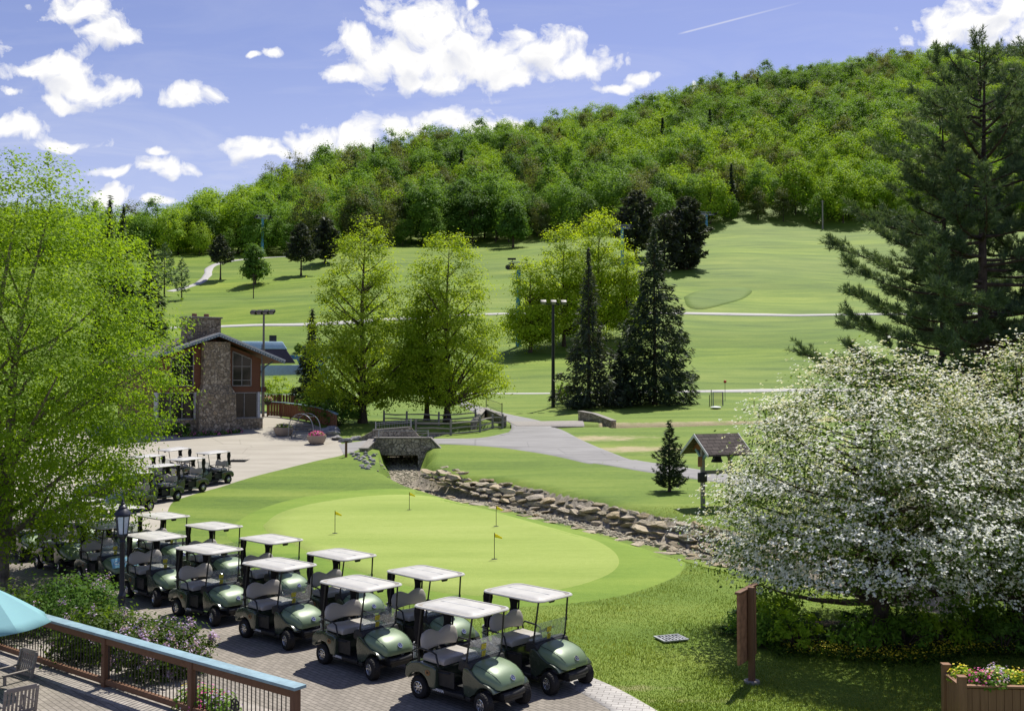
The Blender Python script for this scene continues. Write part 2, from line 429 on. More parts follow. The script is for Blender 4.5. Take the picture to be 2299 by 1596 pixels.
# ------------------------------------------------------------------ mesh builder
class MB:
    def __init__(s): s.v = []; s.f = []
    def add(s, vs, fs, mx=None):
        o = len(s.v)
        s.v += [tuple(mx @ Vector(p)) if mx is not None else tuple(p) for p in vs]
        s.f += [tuple(i + o for i in f) for f in fs]
        return s
    def box(s, c, d, mx=None, rot=None):
        x, y, z = d[0] / 2, d[1] / 2, d[2] / 2
        vs = [Vector((a, b, e)) for a in (-x, x) for b in (-y, y) for e in (-z, z)]
        if rot is not None: vs = [rot @ v for v in vs]
        vs = [v + Vector(c) for v in vs]
        return s.add(vs, [(0, 1, 3, 2), (4, 6, 7, 5), (0, 4, 5, 1), (2, 3, 7, 6), (0, 2, 6, 4), (1, 5, 7, 3)], mx)
    def beam(s, a, b, w, h, mx=None, up=(0, 0, 1)):
        a, b = Vector(a), Vector(b); d = b - a; L = d.length; d.normalize()
        up = Vector(up)
        if abs(d.dot(up)) > .99: up = Vector((1, 0, 0))
        sd = d.cross(up).normalized(); u = sd.cross(d)
        m = Matrix((d, sd, u)).transposed()
        return s.box((a + b) / 2, (L, w, h), mx, m)
    def tube(s, pts, r, n=8, mx=None, cap=True):
        pts = [Vector(p) for p in pts]; k = len(pts)
        rs = [r] * k if not hasattr(r, '__len__') else r
        vs = []; prev = None
        for i, p in enumerate(pts):
            d = (pts[min(i + 1, k - 1)] - pts[max(i - 1, 0)])
            d = d.normalized() if d.length > 1e-9 else Vector((0, 0, 1))
            if prev is None:
                a = d.cross(Vector((0, 0, 1)))
                if a.length < .05: a = d.cross(Vector((1, 0, 0)))
            else:
                a = prev - d * prev.dot(d)
                if a.length < 1e-6: a = d.cross(Vector((1, 0, 0)))
            a.normalize(); prev = a; b = d.cross(a)
            for j in range(n):
                t = 2 * math.pi * j / n
                vs.append(p + a * (rs[i] * math.cos(t)) + b * (rs[i] * math.sin(t)))
        fs = [(i * n + j, i * n + (j + 1) % n, (i + 1) * n + (j + 1) % n, (i + 1) * n + j) for i in range(k - 1) for j in range(n)]
        if cap: fs += [tuple(range(n - 1, -1, -1)), tuple((k - 1) * n + j for j in range(n))]
        return s.add(vs, fs, mx)
    def lathe(s, prof, n=20, mx=None, cap=True):
        vs = [(r * math.cos(2 * math.pi * j / n), r * math.sin(2 * math.pi * j / n), z) for r, z in prof for j in range(n)]
        k = len(prof)
        fs = [(i * n + j, i * n + (j + 1) % n, (i + 1) * n + (j + 1) % n, (i + 1) * n + j) for i in range(k - 1) for j in range(n)]
        if cap: fs += [tuple(range(n - 1, -1, -1)), tuple((k - 1) * n + j for j in range(n))]
        return s.add(vs, fs, mx)
    def loft(s, rings, mx=None, closed=True, caps=True):
        n = len(rings[0]); vs = [p for r in rings for p in r]; k = len(rings)
        m = n if closed else n - 1
        fs = [(i * n + j, i * n + (j + 1) % n, (i + 1) * n + (j + 1) % n, (i + 1) * n + j) for i in range(k - 1) for j in range(m)]
        if caps: fs += [tuple(range(n - 1, -1, -1)), tuple((k - 1) * n + j for j in range(n))]
        return s.add(vs, fs, mx)
    def prism(s, poly, y0, y1, mx=None):
        """polygon in (x, z) pushed from y0 to y1"""
        n = len(poly)
        vs = [(x, y0, z) for x, z in poly] + [(x, y1, z) for x, z in poly]
        fs = [tuple(range(n)), tuple(range(2 * n - 1, n - 1, -1))] + [(j, j + n, (j + 1) % n + n, (j + 1) % n) for j in range(n)]
        return s.add(vs, fs, mx)
    def build(s, name, mat, parent=None, loc=None, bevel=0., smooth=35, seg=2):
        me = bpy.data.meshes.new(name)
        me.from_pydata(s.v, [], s.f)
        bm = bmesh.new(); bm.from_mesh(me)
        bmesh.ops.recalc_face_normals(bm, faces=bm.faces)
        if bevel:
            ed = [e for e in bm.edges if len(e.link_faces) == 2 and e.calc_face_angle(0) > R(25)]
            bmesh.ops.bevel(bm, geom=ed, offset=bevel, segments=seg, affect='EDGES', profile=.6, clamp_overlap=True)
        bm.to_mesh(me); bm.free()
        if smooth:
            me.polygons.foreach_set('use_smooth', [True] * len(me.polygons))
            me.set_sharp_from_angle(angle=R(smooth))
        me.materials.append(mat)
        return link(name, me, parent, loc)

def link(name, me, parent=None, loc=None):
    o = bpy.data.objects.new(name, me); COL.objects.link(o)
    if parent is not None: o.parent = parent
    if loc is not None: o.location = loc
    return o

def tag(o, label, cat, group=None):
    o['label'] = label; o['category'] = cat
    if group: o['group'] = group
    return o

def thing(name, label, cat, loc=(0, 0, 0), rz=0., group=None, sc=1.):
    o = bpy.data.objects.new(name, None); COL.objects.link(o)
    o.location = loc; o.rotation_euler = (0, 0, rz); o.scale = (sc, sc, sc)
    o.empty_display_size = .2
    return tag(o, label, cat, group)

def struct(o): o['kind'] = 'structure'; return o

def dup(root, loc, rz, label=None, group=None, sc=None):
    def rec(o, par):
        c = o.copy(); COL.objects.link(c)
        if par is not None: c.parent = par
        for ch in [q for q in KIDS.get(o.name, [])]:
            rec(ch, c)
        return c
    r = rec(root, None)
    r.location = loc; r.rotation_euler = (0, 0, rz)
    if label: r['label'] = label
    if group: r['group'] = group
    if sc: r.scale = sc if hasattr(sc, '__len__') else (sc, sc, sc)
    return r
KIDS = {}
def reg(root):
    """remember the children of a thing so that copies need no scan of the scene"""
    for o in root.children_recursive: KIDS.setdefault(o.parent.name, []).append(o)
    return root

def npmesh(name, V, Fc, mats, var=None, midx=None, smooth=False):
    """V (n,3); Fc list of int arrays (m,k)"""
    me = bpy.data.meshes.new(name)
    V = np.asarray(V, np.float32)
    me.vertices.add(len(V)); me.vertices.foreach_set('co', V.ravel())
    li = np.concatenate([f.ravel() for f in Fc]).astype(np.int32)
    ls = []; off = 0
    for f in Fc:
        ls.append(off + np.arange(len(f)) * f.shape[1]); off += f.size
    ls = np.concatenate(ls).astype(np.int32)
    me.loops.add(len(li)); me.loops.foreach_set('vertex_index', li)
    me.polygons.add(len(ls)); me.polygons.foreach_set('loop_start', ls)
    if smooth: me.polygons.foreach_set('use_smooth', np.ones(len(ls), bool))
    if midx is not None: me.polygons.foreach_set('material_index', np.asarray(midx, np.int32))
    for m in (mats if isinstance(mats, (list, tuple)) else [mats]): me.materials.append(m)
    if var is not None:
        for nm, a in (var.items() if isinstance(var, dict) else {'v': var}.items()):
            at_ = me.attributes.new(nm, 'FLOAT', 'POINT'); at_.data.foreach_set('value', np.asarray(a, np.float32))
    me.update(calc_edges=True)
    return me

def unit(a): return a / np.maximum(np.linalg.norm(a, axis=-1, keepdims=True), 1e-9)

def quads(P, D, W, ln, wd):
    """pointed leaves: P centre, D long axis, W cross axis, ln / wd per leaf"""
    ln = np.broadcast_to(ln, (len(P),))[:, None]; wd = np.broadcast_to(wd, (len(P),))[:, None]
    D = unit(D); W = unit(W - D * (W * D).sum(1, keepdims=True))
    V = np.stack([P - D * ln / 2, P + W * wd / 2 - D * ln * .05, P + D * ln / 2, P - W * wd / 2 - D * ln * .05], 1)
    n = len(P)
    return V.reshape(-1, 3), np.arange(n * 4).reshape(n, 4)

def leafset(P, Nrm, size, asp, rg):
    n = len(P)
    T = unit(rg.normal(size=(n, 3))); Nn = unit(Nrm)
    D = np.cross(Nn, T); W = np.cross(Nn, D)
    sz = size * rg.uniform(.65, 1.3, n)
    return quads(P, D, W, sz, sz * asp)

def rep4(v): return np.repeat(v, 4)

def lobed(rg, k=5):
    ph = rg.uniform(0, 6.28, (k, 2)); am = rg.uniform(.05, .16, k); fr = rg.integers(1, 6, (k, 2))
    def f(a, h):
        s = np.ones_like(a)
        for i in range(k): s = s + am[i] * np.sin(fr[i, 0] * a + ph[i, 0]) * np.cos(fr[i, 1] * 3 * h + ph[i, 1])
        return s
    return f

def crown(rg, prof, ncl, nper, crad, size, asp=.6, shell=.45, flat=.75, upn=.6, nr=.5, lob=1., vr=.5):
    """leaf clumps through the volume under the profile [(h, r)...] : returns verts, faces, v, clump centres"""
    hs = np.array([p[0] for p in prof]); rs = np.array([p[1] for p in prof])
    hh = np.linspace(hs[0], hs[-1], 200); rr = np.interp(hh, hs, rs)
    cdf = np.cumsum(rr ** 1.5 + 1e-6); cdf /= cdf[-1]
    h = np.interp(rg.random(ncl), cdf, hh)
    a = rg.uniform(0, 2 * np.pi, ncl)
    Hn = (h - hs[0]) / (hs[-1] - hs[0])
    rad = np.interp(h, hs, rs) * (1 + lob * (lobed(rg)(a, Hn) - 1)) * rg.random(ncl) ** shell
    Cc = np.stack([rad * np.cos(a), rad * np.sin(a), h + rg.normal(0, crad * .3, ncl)], 1)
    cs = crad * rg.uniform(.6, 1.35, ncl)
    cv = rg.uniform(.2, .8, ncl)
    k = np.repeat(np.arange(ncl), nper); n = len(k)
    off = rg.normal(size=(n, 3)) * cs[k][:, None] * np.array([.62, .62, .62 * flat])
    P = Cc[k] + off
    axis = np.stack([np.zeros(n), np.zeros(n), np.full(n, (hs[0] + hs[-1]) / 2 * .8)], 1)
    Nrm = unit(P - axis) * .55 + unit(off) * .5 + np.array([0, 0, upn]) + rg.normal(size=(n, 3)) * nr
    V, Fc = leafset(P, Nrm, size, asp, rg)
    v = np.clip(cv[k] * (1 - vr) + rg.random(n) * vr + .08, 0, 1)
    return V, Fc, rep4(v), Cc

def limbs(rg, mb, Cc, n, trunk, r0, hmin, hmax, rise=.8, seg=5, nn=6, rend=.012):
    """limbs from the trunk to a sample of clump centres; trunk: function h -> (x, y, r)"""
    idx = rg.permutation(len(Cc))[:n]
    for i in idx:
        c = Cc[i]; d = math.hypot(c[0], c[1])
        h0 = min(max(c[2] - d * rise * rg.uniform(.7, 1.3), hmin), hmax)
        x, y, r = trunk(h0)
        a = Vector((x, y, h0)); b = Vector(c)
        ctrl = a.lerp(b, .5) + Vector((rg.normal() * .06 * d, rg.normal() * .06 * d, -.02 * d + .08 * d * rg.normal()))
        rr = min(r * .6, r0 * (.25 + .2 * d))
        pts = []; rads = []
        for t in np.linspace(0, 1, seg):
            pts.append(a * (1 - t) ** 2 + ctrl * (2 * t * (1 - t)) + b * t * t); rads.append(rr * (1 - t) + rend * t)
        mb.tube(pts, rads, nn, cap=False)

def trunkf(h, r, lean=(0, 0), wob=.0, seed=0, top=.08):
    q = random.Random(seed); ph = q.uniform(0, 6)
    def f(z):
        t = z / h
        return (lean[0] * t + wob * math.sin(3 * t * 2 + ph) * t, lean[1] * t + wob * math.cos(2.5 * t * 2 + ph) * t, r * (1 - t) + r * top * t + r * .45 * max(0, 1 - t * 16))
    return f

def trunk_tube(mb, f, h, n=10, k=12, z0=-.15):
    pts = []; rr = []
    for t in [0, .012, .03, .06] + list(np.linspace(.1, 1, k)):
        x, y, r = f(t * h); pts.append((x, y, t * h + (z0 if t == 0 else 0))); rr.append(r)
    mb.tube(pts, rr, n)

def make_tree(name, label, cat, loc, rg, h, prof, ncl, nper, crad, size, leaf, r, nl=40, vr=.5, nr=.5, bark='bark', group=None, shell=.45, flat=.75, rise=.8, lean=(0, 0), wob=.1, hmin=None, asp=.6, trunks=1, rz=0, lob=1.):
    root = thing(name, label, cat, loc, rz, group)
    V, Fc, v, Cc = crown(rg, prof, ncl, nper, crad, size, asp, shell, flat, lob=lob, vr=vr, nr=nr)
    me = npmesh('crown', V, [Fc], M['L_' + leaf], v)
    link('crown', me, root)
    for t in range(trunks):
        mb = MB()
        tf = trunkf(h * .9, r, (lean[0] + (t * .9), lean[1] + t * .3), wob, 3 + t)
        trunk_tube(mb, tf, h * .9)
        limbs(rg, mb, Cc, nl // trunks, tf, r * .7, hmin if hmin else prof[0][0], h * .93, rise)
        mb.build('trunk', M[bark], root)
    return reg(root)

def conifer(rg, h, prof, nwh, per, droop, nb, blen, bwid, up=.2, spread=.32, jag=.25, bare=.06):
    """spruce / pine: whorls of boughs, each bough carrying fans of needle sprays. returns needles (V, F, v) and bough polylines"""
    hs = [p[0] for p in prof]; rs = [p[1] for p in prof]
    P = []; D = []; VV = []; boughs = []
    nbo = int(nwh * per * .85)
    for i in range(nbo):
        t = (i + rg.random()) / nbo
        t = 1 - (1 - t) ** .86 if False else t
        z0 = h * (bare + (1 - bare) * t ** 1.12)
        L0 = np.interp(z0, hs, rs)
        a = i * 2.39996 + rg.normal() * .35
        L = max(.12, L0 * rg.uniform(1 - jag * 1.6, 1 + jag * .6))
        dr = droop * rg.uniform(.5, 1.5)
        m = max(5, int(nb * (L / max(rs)) ** 1.1))
        s = np.sqrt(rg.uniform(.01, 1.0, m))
        lat = rg.normal(0, 1, m) * spread * L * (1.08 - s) * .85
        zz = z0 + L * (up * s - dr * s * s + .14 * s ** 4) - np.abs(lat) * .2 + rg.normal(0, .012 * h, m) * (.5 + .5 * s) - rg.random(m) ** 2 * .022 * h
        ca, sa = np.cos(a), np.sin(a)
        P.append(np.stack([ca * L * s - sa * lat, sa * L * s + ca * lat, zz], 1))
        sg = np.sign(lat)
        D.append(np.stack([ca * .8 - sa * sg * .6, sa * .8 + ca * sg * .6, np.full(m, up * .5 - dr * .8) + rg.normal(-.1, .4, m)], 1) + rg.normal(0, .3, (m, 3)))
        VV.append(np.clip(rg.normal(.42, .2, m) + .25 * (s - .5), 0, 1))
        boughs.append([(0, 0, z0)] + [(ca * L * q, sa * L * q, z0 + L * (up * q - dr * q * q)) for q in (.3, .6, .9)])
    P = np.concatenate(P); D = np.concatenate(D); VV = np.concatenate(VV); n = len(P)
    W = rg.normal(size=(n, 3)) * np.array([1, 1, .5])
    V, Fc = quads(P, D, W, blen * rg.uniform(.6, 1.3, n), bwid * rg.uniform(.6, 1.3, n))
    return V, Fc, rep4(VV), boughs

def make_conifer(name, label, cat, loc, rg, h, prof, nwh, per, droop, nb, blen, bwid, leaf, r, group=None, up=.2, spread=.32, jag=.25, bare=.06, bark='bark', rz=0):
    root = thing(name, label, cat, loc, rz, group)
    V, Fc, v, bo = conifer(rg, h, prof, nwh, per, droop, nb, blen, bwid, up, spread, jag, bare)
    link('crown', npmesh('crown', V, [Fc], M['L_' + leaf], v), root)
    mb = MB(); tf = trunkf(h * .98, r, (0, 0), .02 * h * .1, 2)
    trunk_tube(mb, tf, h * .98, 8, 8)
    for b in bo[::4]: mb.tube(b, [r * .22, r * .15, r * .1, r * .04], 4, cap=False)
    mb.build('trunk', M[bark], root)
    return reg(root)

# ================================================================== SETTING
def build_terrain():
    ys = np.concatenate([np.arange(4, 16, 2.0), np.arange(16, 95, .45), np.arange(95, 170, 1.2), np.arange(170, 400, 3.), np.arange(400, 900, 10.), np.arange(900, 1750, 60.)])
    ks = np.linspace(-.9, .9, 320)
    Y, K = np.meshgrid(ys, ks, indexing='ij')
    X = (Y + 14) * K
    Z = zfull(X, Y)
    d, s, dep, w, idx = creek_sd(X, Y)
    near = (s < 0) & (idx > 7.5)
    stone = np.where(near, 1 - sst(np.where(idx > 9.5, .3, .5), np.where(idx > 9.5, .8, 1.5), d), 1 - sst(.9, 1.5, d)) * ((idx > 6.3) | (idx < 3.5) | True) * (Y < 110)
    stone = stone * np.where(idx < 5, .35, 1)
    dry = np.zeros_like(X)
    for px, py, rx, ry, a in ((1330, 984, 6, 2.2, .75), (1425, 1008, 5, 2.0, .8), (1500, 1022, 3, 2, .5), (1400, 1545, 2.2, .5, .55), (1550, 1570, 2.2, .45, .5), (1160, 1250, 0.1, .1, 0), (1250, 1420, .8, 1.4, .3)):
        g = G(px, py); dry = np.maximum(dry, a * np.exp(-((X - g.x) / rx) ** 2 - ((Y - g.y) / ry) ** 2))
    dry = np.maximum(dry, .8 * (idx < 3.3) * (1 - sst(2.0, 3.6, d)) * (s < 0) * (Y > 60))
    dry = np.maximum(dry, .8 * (idx < 3.3) * (1 - sst(1.6, 3.2, d)) * (Y > 60))
    fair = sst(150, 176, Y + 8 * np.sin(X * .05)) * (.62 + .38 * np.sin(Y * .11 + np.sin(X * .035) * 1.5)) * (1 - sst(330, 360, Y))
    fair = np.maximum(fair, .8 * np.exp(-((Y - 155) / 6) ** 2) * (X < 14) * (X > -30))
    mulch = np.exp(-((X - 9.5) / 4.6) ** 4 - ((Y - 24.6) / 1.75) ** 4)
    mulch = np.maximum(mulch, np.exp(-((X + 10.2) / 2.6) ** 4 - ((Y - 25.5) / 1.8) ** 4))
    V = np.stack([X, Y, Z], -1).reshape(-1, 3)
    nr, nc = X.shape
    i = np.arange(nr - 1)[:, None] * nc + np.arange(nc - 1)[None]
    Fq = np.stack([i, i + 1, i + nc + 1, i + nc], -1).reshape(-1, 4)
    me = npmesh('ground', V, [Fq], M['grass'], dict(fair=fair.ravel(), dry=dry.ravel(), stone=stone.ravel(), mulch=mulch.ravel()), smooth=True)
    struct(link('ground', me))
build_terrain()

def resample(P, step):
    P = np.array([(p[0], p[1]) for p in P], float)
    # smooth through a Catmull-Rom pass
    Q = []
    n = len(P)
    for i in range(n - 1):
        p0, p1, p2, p3 = P[max(i - 1, 0)], P[i], P[i + 1], P[min(i + 2, n - 1)]
        for t in np.linspace(0, 1, 12, endpoint=False):
            Q.append(.5 * (2 * p1 + (p2 - p0) * t + (2 * p0 - 5 * p1 + 4 * p2 - p3) * t * t + (3 * p1 - p0 - 3 * p2 + p3) * t ** 3))
    Q.append(P[-1]); Q = np.array(Q)
    s = np.concatenate([[0], np.cumsum(np.hypot(*np.diff(Q, axis=0).T))])
    k = max(2, int(s[-1] / step) + 1)
    u = np.linspace(0, s[-1], k)
    return np.stack([np.interp(u, s, Q[:, 0]), np.interp(u, s, Q[:, 1])], 1)

def resample_n(P, n):
    Q = resample(P, .1 if True else 0)
    i = np.linspace(0, len(Q) - 1, n)
    return np.stack([np.interp(i, np.arange(len(Q)), Q[:, 0]), np.interp(i, np.arange(len(Q)), Q[:, 1])], 1)

def sheet(name, A, B, mat, off=.02, nal=80, nac=8, zf=zstep):
    """a paved sheet laid over the ground between two edge lines (world x, y)"""
    A = resample_n(A, nal); B = resample_n(B, nal)
    t = np.linspace(0, 1, nac); t = np.concatenate([[0, .012], t[1:-1], [.988, 1]]); nac += 2
    dz = np.full(nac, off); dz[[0, -1]] = -.03
    XY = A[:, None] * (1 - t[None, :, None]) + B[:, None] * t[None, :, None]
    Z = zf(XY[..., 0], XY[..., 1]) + dz[None]
    V = np.concatenate([XY, Z[..., None]], -1).reshape(-1, 3)
    i = np.arange(nal - 1)[:, None] * nac + np.arange(nac - 1)[None]
    Fq = np.stack([i, i + 1, i + nac + 1, i + nac], -1).reshape(-1, 4)
    me = npmesh(name, V, [Fq], mat, smooth=True)
    o = struct(link(name, me)); me.update()
    bm = bmesh.new(); bm.from_mesh(me)
    if sum(f.normal.z for f in bm.faces) < 0: bmesh.ops.reverse_faces(bm, faces=bm.faces)
    bm.to_mesh(me); bm.free()
    return o

def gp(*pts): return [tuple(G(a, b)[:2]) for a, b in pts]

def ribbon(name, pts, w, mat, off=.03, nal=140):
    P = resample_n(pts, 60)
    T = np.gradient(P, axis=0); T /= np.linalg.norm(T, axis=1, keepdims=True)
    Nn = np.stack([-T[:, 1], T[:, 0]], 1)
    ww = w * (1 + .08 * np.sin(np.arange(60) * .7))[:, None]
    return sheet(name, P + Nn * ww / 2, P - Nn * ww / 2, mat, off, nal, 4)

# right-hand edge of the paving (against the grass), from the near corner up to the far plaza
EDGE = [(4.9, 12.0), (3.6, 16.6), (2.95, 18.4), (2.2, 20.2), (1.55, 21.3), (.6, 22.5), (-1.0, 24.25), (-3.4, 26.7), (-5.8, 29.3), (-8.3, 31.9), (-10.6, 34.4), (-13.0, 38.2)]
EDGE2 = [(-13.0, 38.2), (-14.6, 43.0)] + gp((395, 1130), (430, 1114), (500, 1094), (560, 1075), (640, 1054), (720, 1034), (778, 1021), (783, 1008), (766, 985), (756, 972), (700, 950), (640, 938), (597, 925))
sheet('brick_paving', [(-34, p[1] - 1.5 * (i > 8)) for i, p in enumerate(EDGE)], EDGE, M['brick'], .012, 90, 24)
sheet('plaza_paving', [(-44, 36.7), (-46, 43), (-46, 48), (-46, 53), (-46, 58), (-46, 63), (-46, 70), (-46, 76), (-40, 82), (-30, 88), (-24, 90)], EDGE2, M['plaza'], .02, 110, 26)
BORD = [(4.9, 12.0), (3.6, 16.6), (2.95, 18.4), (2.2, 20.2), (1.55, 21.3)]
sheet('grey_paver_strip', [(x - .78, y - .25) for x, y in BORD], BORD, M['border'], .02, 40, 5)
# asphalt path over the near bridge, to the junction and away to the right
sheet('asphalt_path', gp((772, 1021), (800, 1012), (842, 1000), (985, 997), (1100, 1003), (1180, 1013), (1250, 1025), (1330, 1040), (1400, 1051), (1500, 1067), (1620, 1084), (1800, 1110), (2100, 1150), (2400, 1190)),
      gp((760, 998), (800, 992), (850, 987), (985, 985), (1090, 982), (1180, 962), (1245, 960), (1300, 985), (1360, 1011), (1470, 1040), (1620, 1062), (1800, 1085), (2100, 1120), (2400, 1155)), M['asphalt'], .03, 160, 10)
sheet('asphalt_spur', gp((1090, 983), (1140, 972), (1142, 948), (1090, 934), (1040, 915), (1000, 901), (940, 890)),
      gp((1245, 961), (1236, 957), (1190, 940), (1125, 926), (1060, 907), (1035, 897), (985, 886)), M['asphalt'], .038, 80, 8)
sheet('concrete_slab', gp((1140, 948), (1200, 947), (1308, 945)), gp((1160, 958), (1240, 957.5), (1312, 957)), M['cap'], .06, 40, 5)
ribbon('cart_path', gp((560, 889), (800, 886), (1040, 884), (1250, 883), (1540, 879), (1760, 876), (2000, 874), (2300, 872)), 1.9, M['cartpath'])
ribbon('cart_path', gp((380, 736), (530, 732), (690, 729), (900, 716), (1120, 705), (1300, 704), (1540, 704), (1700, 707), (1820, 708), (2100, 705), (2350, 700)), 2.0, M['cartpath'], .08)
ribbon('cart_path', gp((380, 655), (420, 645), (450, 634), (466, 618), (471, 602), (500, 590), (560, 582), (640, 577), (700, 574)), 2.1, M['cartpath'], .1)

# putting green and its fringe
def disc(name, pts, mat, off, nr=14, n=120, zf=zfull):
    P = np.array(gp(*pts) + gp(pts[0]))
    Q = resample_n(P, n + 1)[:-1]
    c = Q.mean(0)
    V = [(*c, float(zf(*c)) + off)]; Fq = []
    V = [V[0]]
    for r in range(1, nr + 1):
        q = c + (Q - c) * (r / nr if r < nr - 1 else (.992 if r == nr - 1 else 1))
        V += list(np.concatenate([q, zf(q[:, 0], q[:, 1])[:, None] + (off if r < nr else -off * 1.2)], 1))
    V = np.array([tuple(v) for v in V])
    tri = np.array([(0, 1 + j, 1 + (j + 1) % n) for j in range(n)])
    qd = np.array([(1 + r * n + j, 1 + (r + 1) * n + j, 1 + (r + 1) * n + (j + 1) % n, 1 + r * n + (j + 1) % n) for r in range(nr - 1) for j in range(n)])
    me = npmesh(name, V, [tri, qd], mat, smooth=True)
    bm = bmesh.new(); bm.from_mesh(me)
    if sum(f.normal.z for f in bm.faces) < 0: bmesh.ops.reverse_faces(bm, faces=bm.faces)
    bm.to_mesh(me); bm.free()
    return struct(link(name, me))
disc('green_fringe', ((505, 1192), (565, 1150), (650, 1122), (760, 1104), (880, 1097), (1000, 1105), (1120, 1127), (1260, 1160), (1380, 1190), (1480, 1220), (1537, 1252), (1530, 1285), (1480, 1312), (1400, 1337), (1300, 1353), (1150, 1364), (1000, 1360), (850, 1335), (700, 1285), (590, 1247), (520, 1216)), M['fringe'], .014)
disc('putting_green', ((588, 1180), (630, 1150), (715, 1128), (820, 1114), (920, 1111), (1020, 1122), (1120, 1142), (1220, 1170), (1310, 1200), (1370, 1230), (1393, 1258), (1378, 1285), (1320, 1310), (1240, 1328), (1150, 1339), (1050, 1338), (950, 1325), (850, 1298), (740, 1262), (655, 1222), (600, 1196)), M['green'], .026)
disc('tee_mound', ((1535, 668), (1560, 656), (1610, 648), (1660, 646), (1688, 652), (1680, 664), (1640, 680), (1585, 694), (1545, 690)), M['rough'], .10, 8, 60)

# ================================================================== SKY, SUN, CAMERA
SUNAZ, SUNEL = (.40, .9165), R(61)
def build_world():
    w = bpy.data.worlds.new('World'); SC.world = w; w.use_nodes = True
    nt = w.node_tree; nt.nodes.clear(); N = NT(nt)
    sky = N.n('TexSky', sky_type='NISHITA'); sky.sun_disc = False
    sky.sun_elevation = SUNEL; sky.sun_rotation = math.atan2(SUNAZ[0], SUNAZ[1])
    sky.air_density = 1.0; sky.dust_density = .6; sky.ozone_density = 2.2; sky.altitude = 400
    tint = N.mix(1.0, sky.outputs[0], (1.27, 1.05, 1.22), 'MULTIPLY')
    # clouds by direction: (x / y, z / y) for the half of the sky ahead
    tc = N.n('TexCoord'); sp = N.n('SeparateXYZ'); N.l(tc.outputs['Generated'], sp.inputs[0])
    yy = N.math('MAXIMUM', sp.outputs[1], .02)
    cb = N.n('CombineXYZ'); N.l(N.math('DIVIDE', sp.outputs[0], yy), cb.inputs[0]); N.l(N.math('DIVIDE', sp.outputs[2], yy), cb.inputs[1])
    P = cb.outputs[0]
    E = [(800, 112, 55, 48), (930, 62, 92, 66), (1030, 92, 85, 66), (930, 130, 140, 58), (1100, 140, 120, 55), (1212, 112, 78, 48), (1310, 145, 95, 30), (775, 165, 62, 20), (950, 172, 140, 28), (1150, 178, 75, 22), (1075, 12, 16, 16),
         (190, 22, 85, 45), (250, 78, 68, 30), (205, 75, 40, 14), (140, 162, 78, 50), (80, 162, 78, 20), (200, 200, 88, 28), (150, 232, 50, 18), (20, 205, 38, 12),
         (435, 222, 58, 27), (50, 290, 85, 30), (150, 320, 70, 17), (372, 372, 66, 30), (235, 385, 50, 12), (250, 440, 55, 25),
         (560, 335, 62, 28), (700, 322, 58, 42), (790, 322, 80, 38), (905, 290, 105, 36), (1040, 275, 72, 36), (1125, 290, 60, 24), (760, 350, 110, 22), (600, 352, 60, 14),
         (1385, 192, 45, 13), (1445, 175, 34, 15), (1570, 190, 10, 16), (2190, 62, 135, 52), (2255, 25, 105, 50), (2110, 92, 75, 22), (2330, 90, 90, 35), (618, 112, 26, 9), (563, 121, 20, 6), (362, 455, 36, 9),
         (2450, 200, 120, 50), (-150, 120, 120, 50), (-250, 300, 150, 40), (2700, 60, 160, 60), (335, 330, 30, 10)]
    def n2(p, scale, detail, rough):
        nd = N.n('TexNoise', noise_dimensions='2D'); N.l(p, nd.inputs['Vector']); nd.inputs['Scale'].default_value = scale
        nd.inputs['Detail'].default_value = detail; nd.inputs['Roughness'].default_value = rough
        return nd
    wn = n2(P, 14, 2, .5)
    p2 = N.vmath('ADD', P, N.vmath('MULTIPLY', N.vmath('SUBTRACT', wn.outputs['Color'], (.5, .5, .5)), (.045, .03, 0)))
    def nearest(p2):
        sx = N.n('SeparateXYZ'); N.l(p2, sx.inputs[0]); best = None
        for cx, cy, rx, ry in E:
            kx, kz = ray(cx, cy)
            dx = N.math('MULTIPLY_ADD', sx.outputs[0], F / rx, -kx * F / rx); dz = N.math('MULTIPLY_ADD', sx.outputs[1], F / ry, -kz * F / ry)
            d = N.math('SQRT', N.math('MULTIPLY_ADD', dx, dx, N.math('MULTIPLY', dz, dz)))
            best = d if best is None else N.math('SMOOTH_MIN', best, d, .25)
        return best
    best = nearest(p2); best2 = nearest(N.vmath('ADD', p2, (.006, .016, 0)))
    def puff(p):
        n1 = n2(p, 36, 7, .64).outputs['Fac']
        vs = []
        for sc_ in (40, 95):
            vo = N.n('TexVoronoi', voronoi_dimensions='2D', feature='F1'); N.l(p, vo.inputs['Vector']); vo.inputs['Scale'].default_value = sc_
            vs.append(vo.outputs['Distance'])
        q = N.math('ADD', N.math('MULTIPLY', N.math('SUBTRACT', .42, vs[0]), .6), N.math('MULTIPLY', N.math('SUBTRACT', .42, vs[1]), .3))
        return N.math('ADD', N.math('MULTIPLY', N.math('SUBTRACT', n1, .5), 2.0), q)
    f0 = puff(p2); f1 = puff(N.vmath('ADD', p2, (.005, .011, 0)))
    d0 = N.math('ADD', N.math('SUBTRACT', 1.12, best), f0)
    d1 = N.math('ADD', N.math('SUBTRACT', 1.12, best), N.math('ADD', N.math('MULTIPLY', N.math('SUBTRACT', f1, f0), .45), f0))
    d1 = N.math('SUBTRACT', d1, N.math('MULTIPLY', N.math('SUBTRACT', best2, best), 1.3))
    mask = N.mapr(d0, .0, .62)
    mask = N.math('MULTIPLY', mask, N.mapr(sp.outputs[1], .05, .15))
    mask = N.math('SMOOTH_MIN', N.math('POWER', mask, .75), 1.0, .05)
    lit = N.mapr(N.math('SUBTRACT', d0, d1), -1.1, .45)       # facing the sun through thinner cloud is brighter
    thick = N.mapr(d0, .3, 1.7)
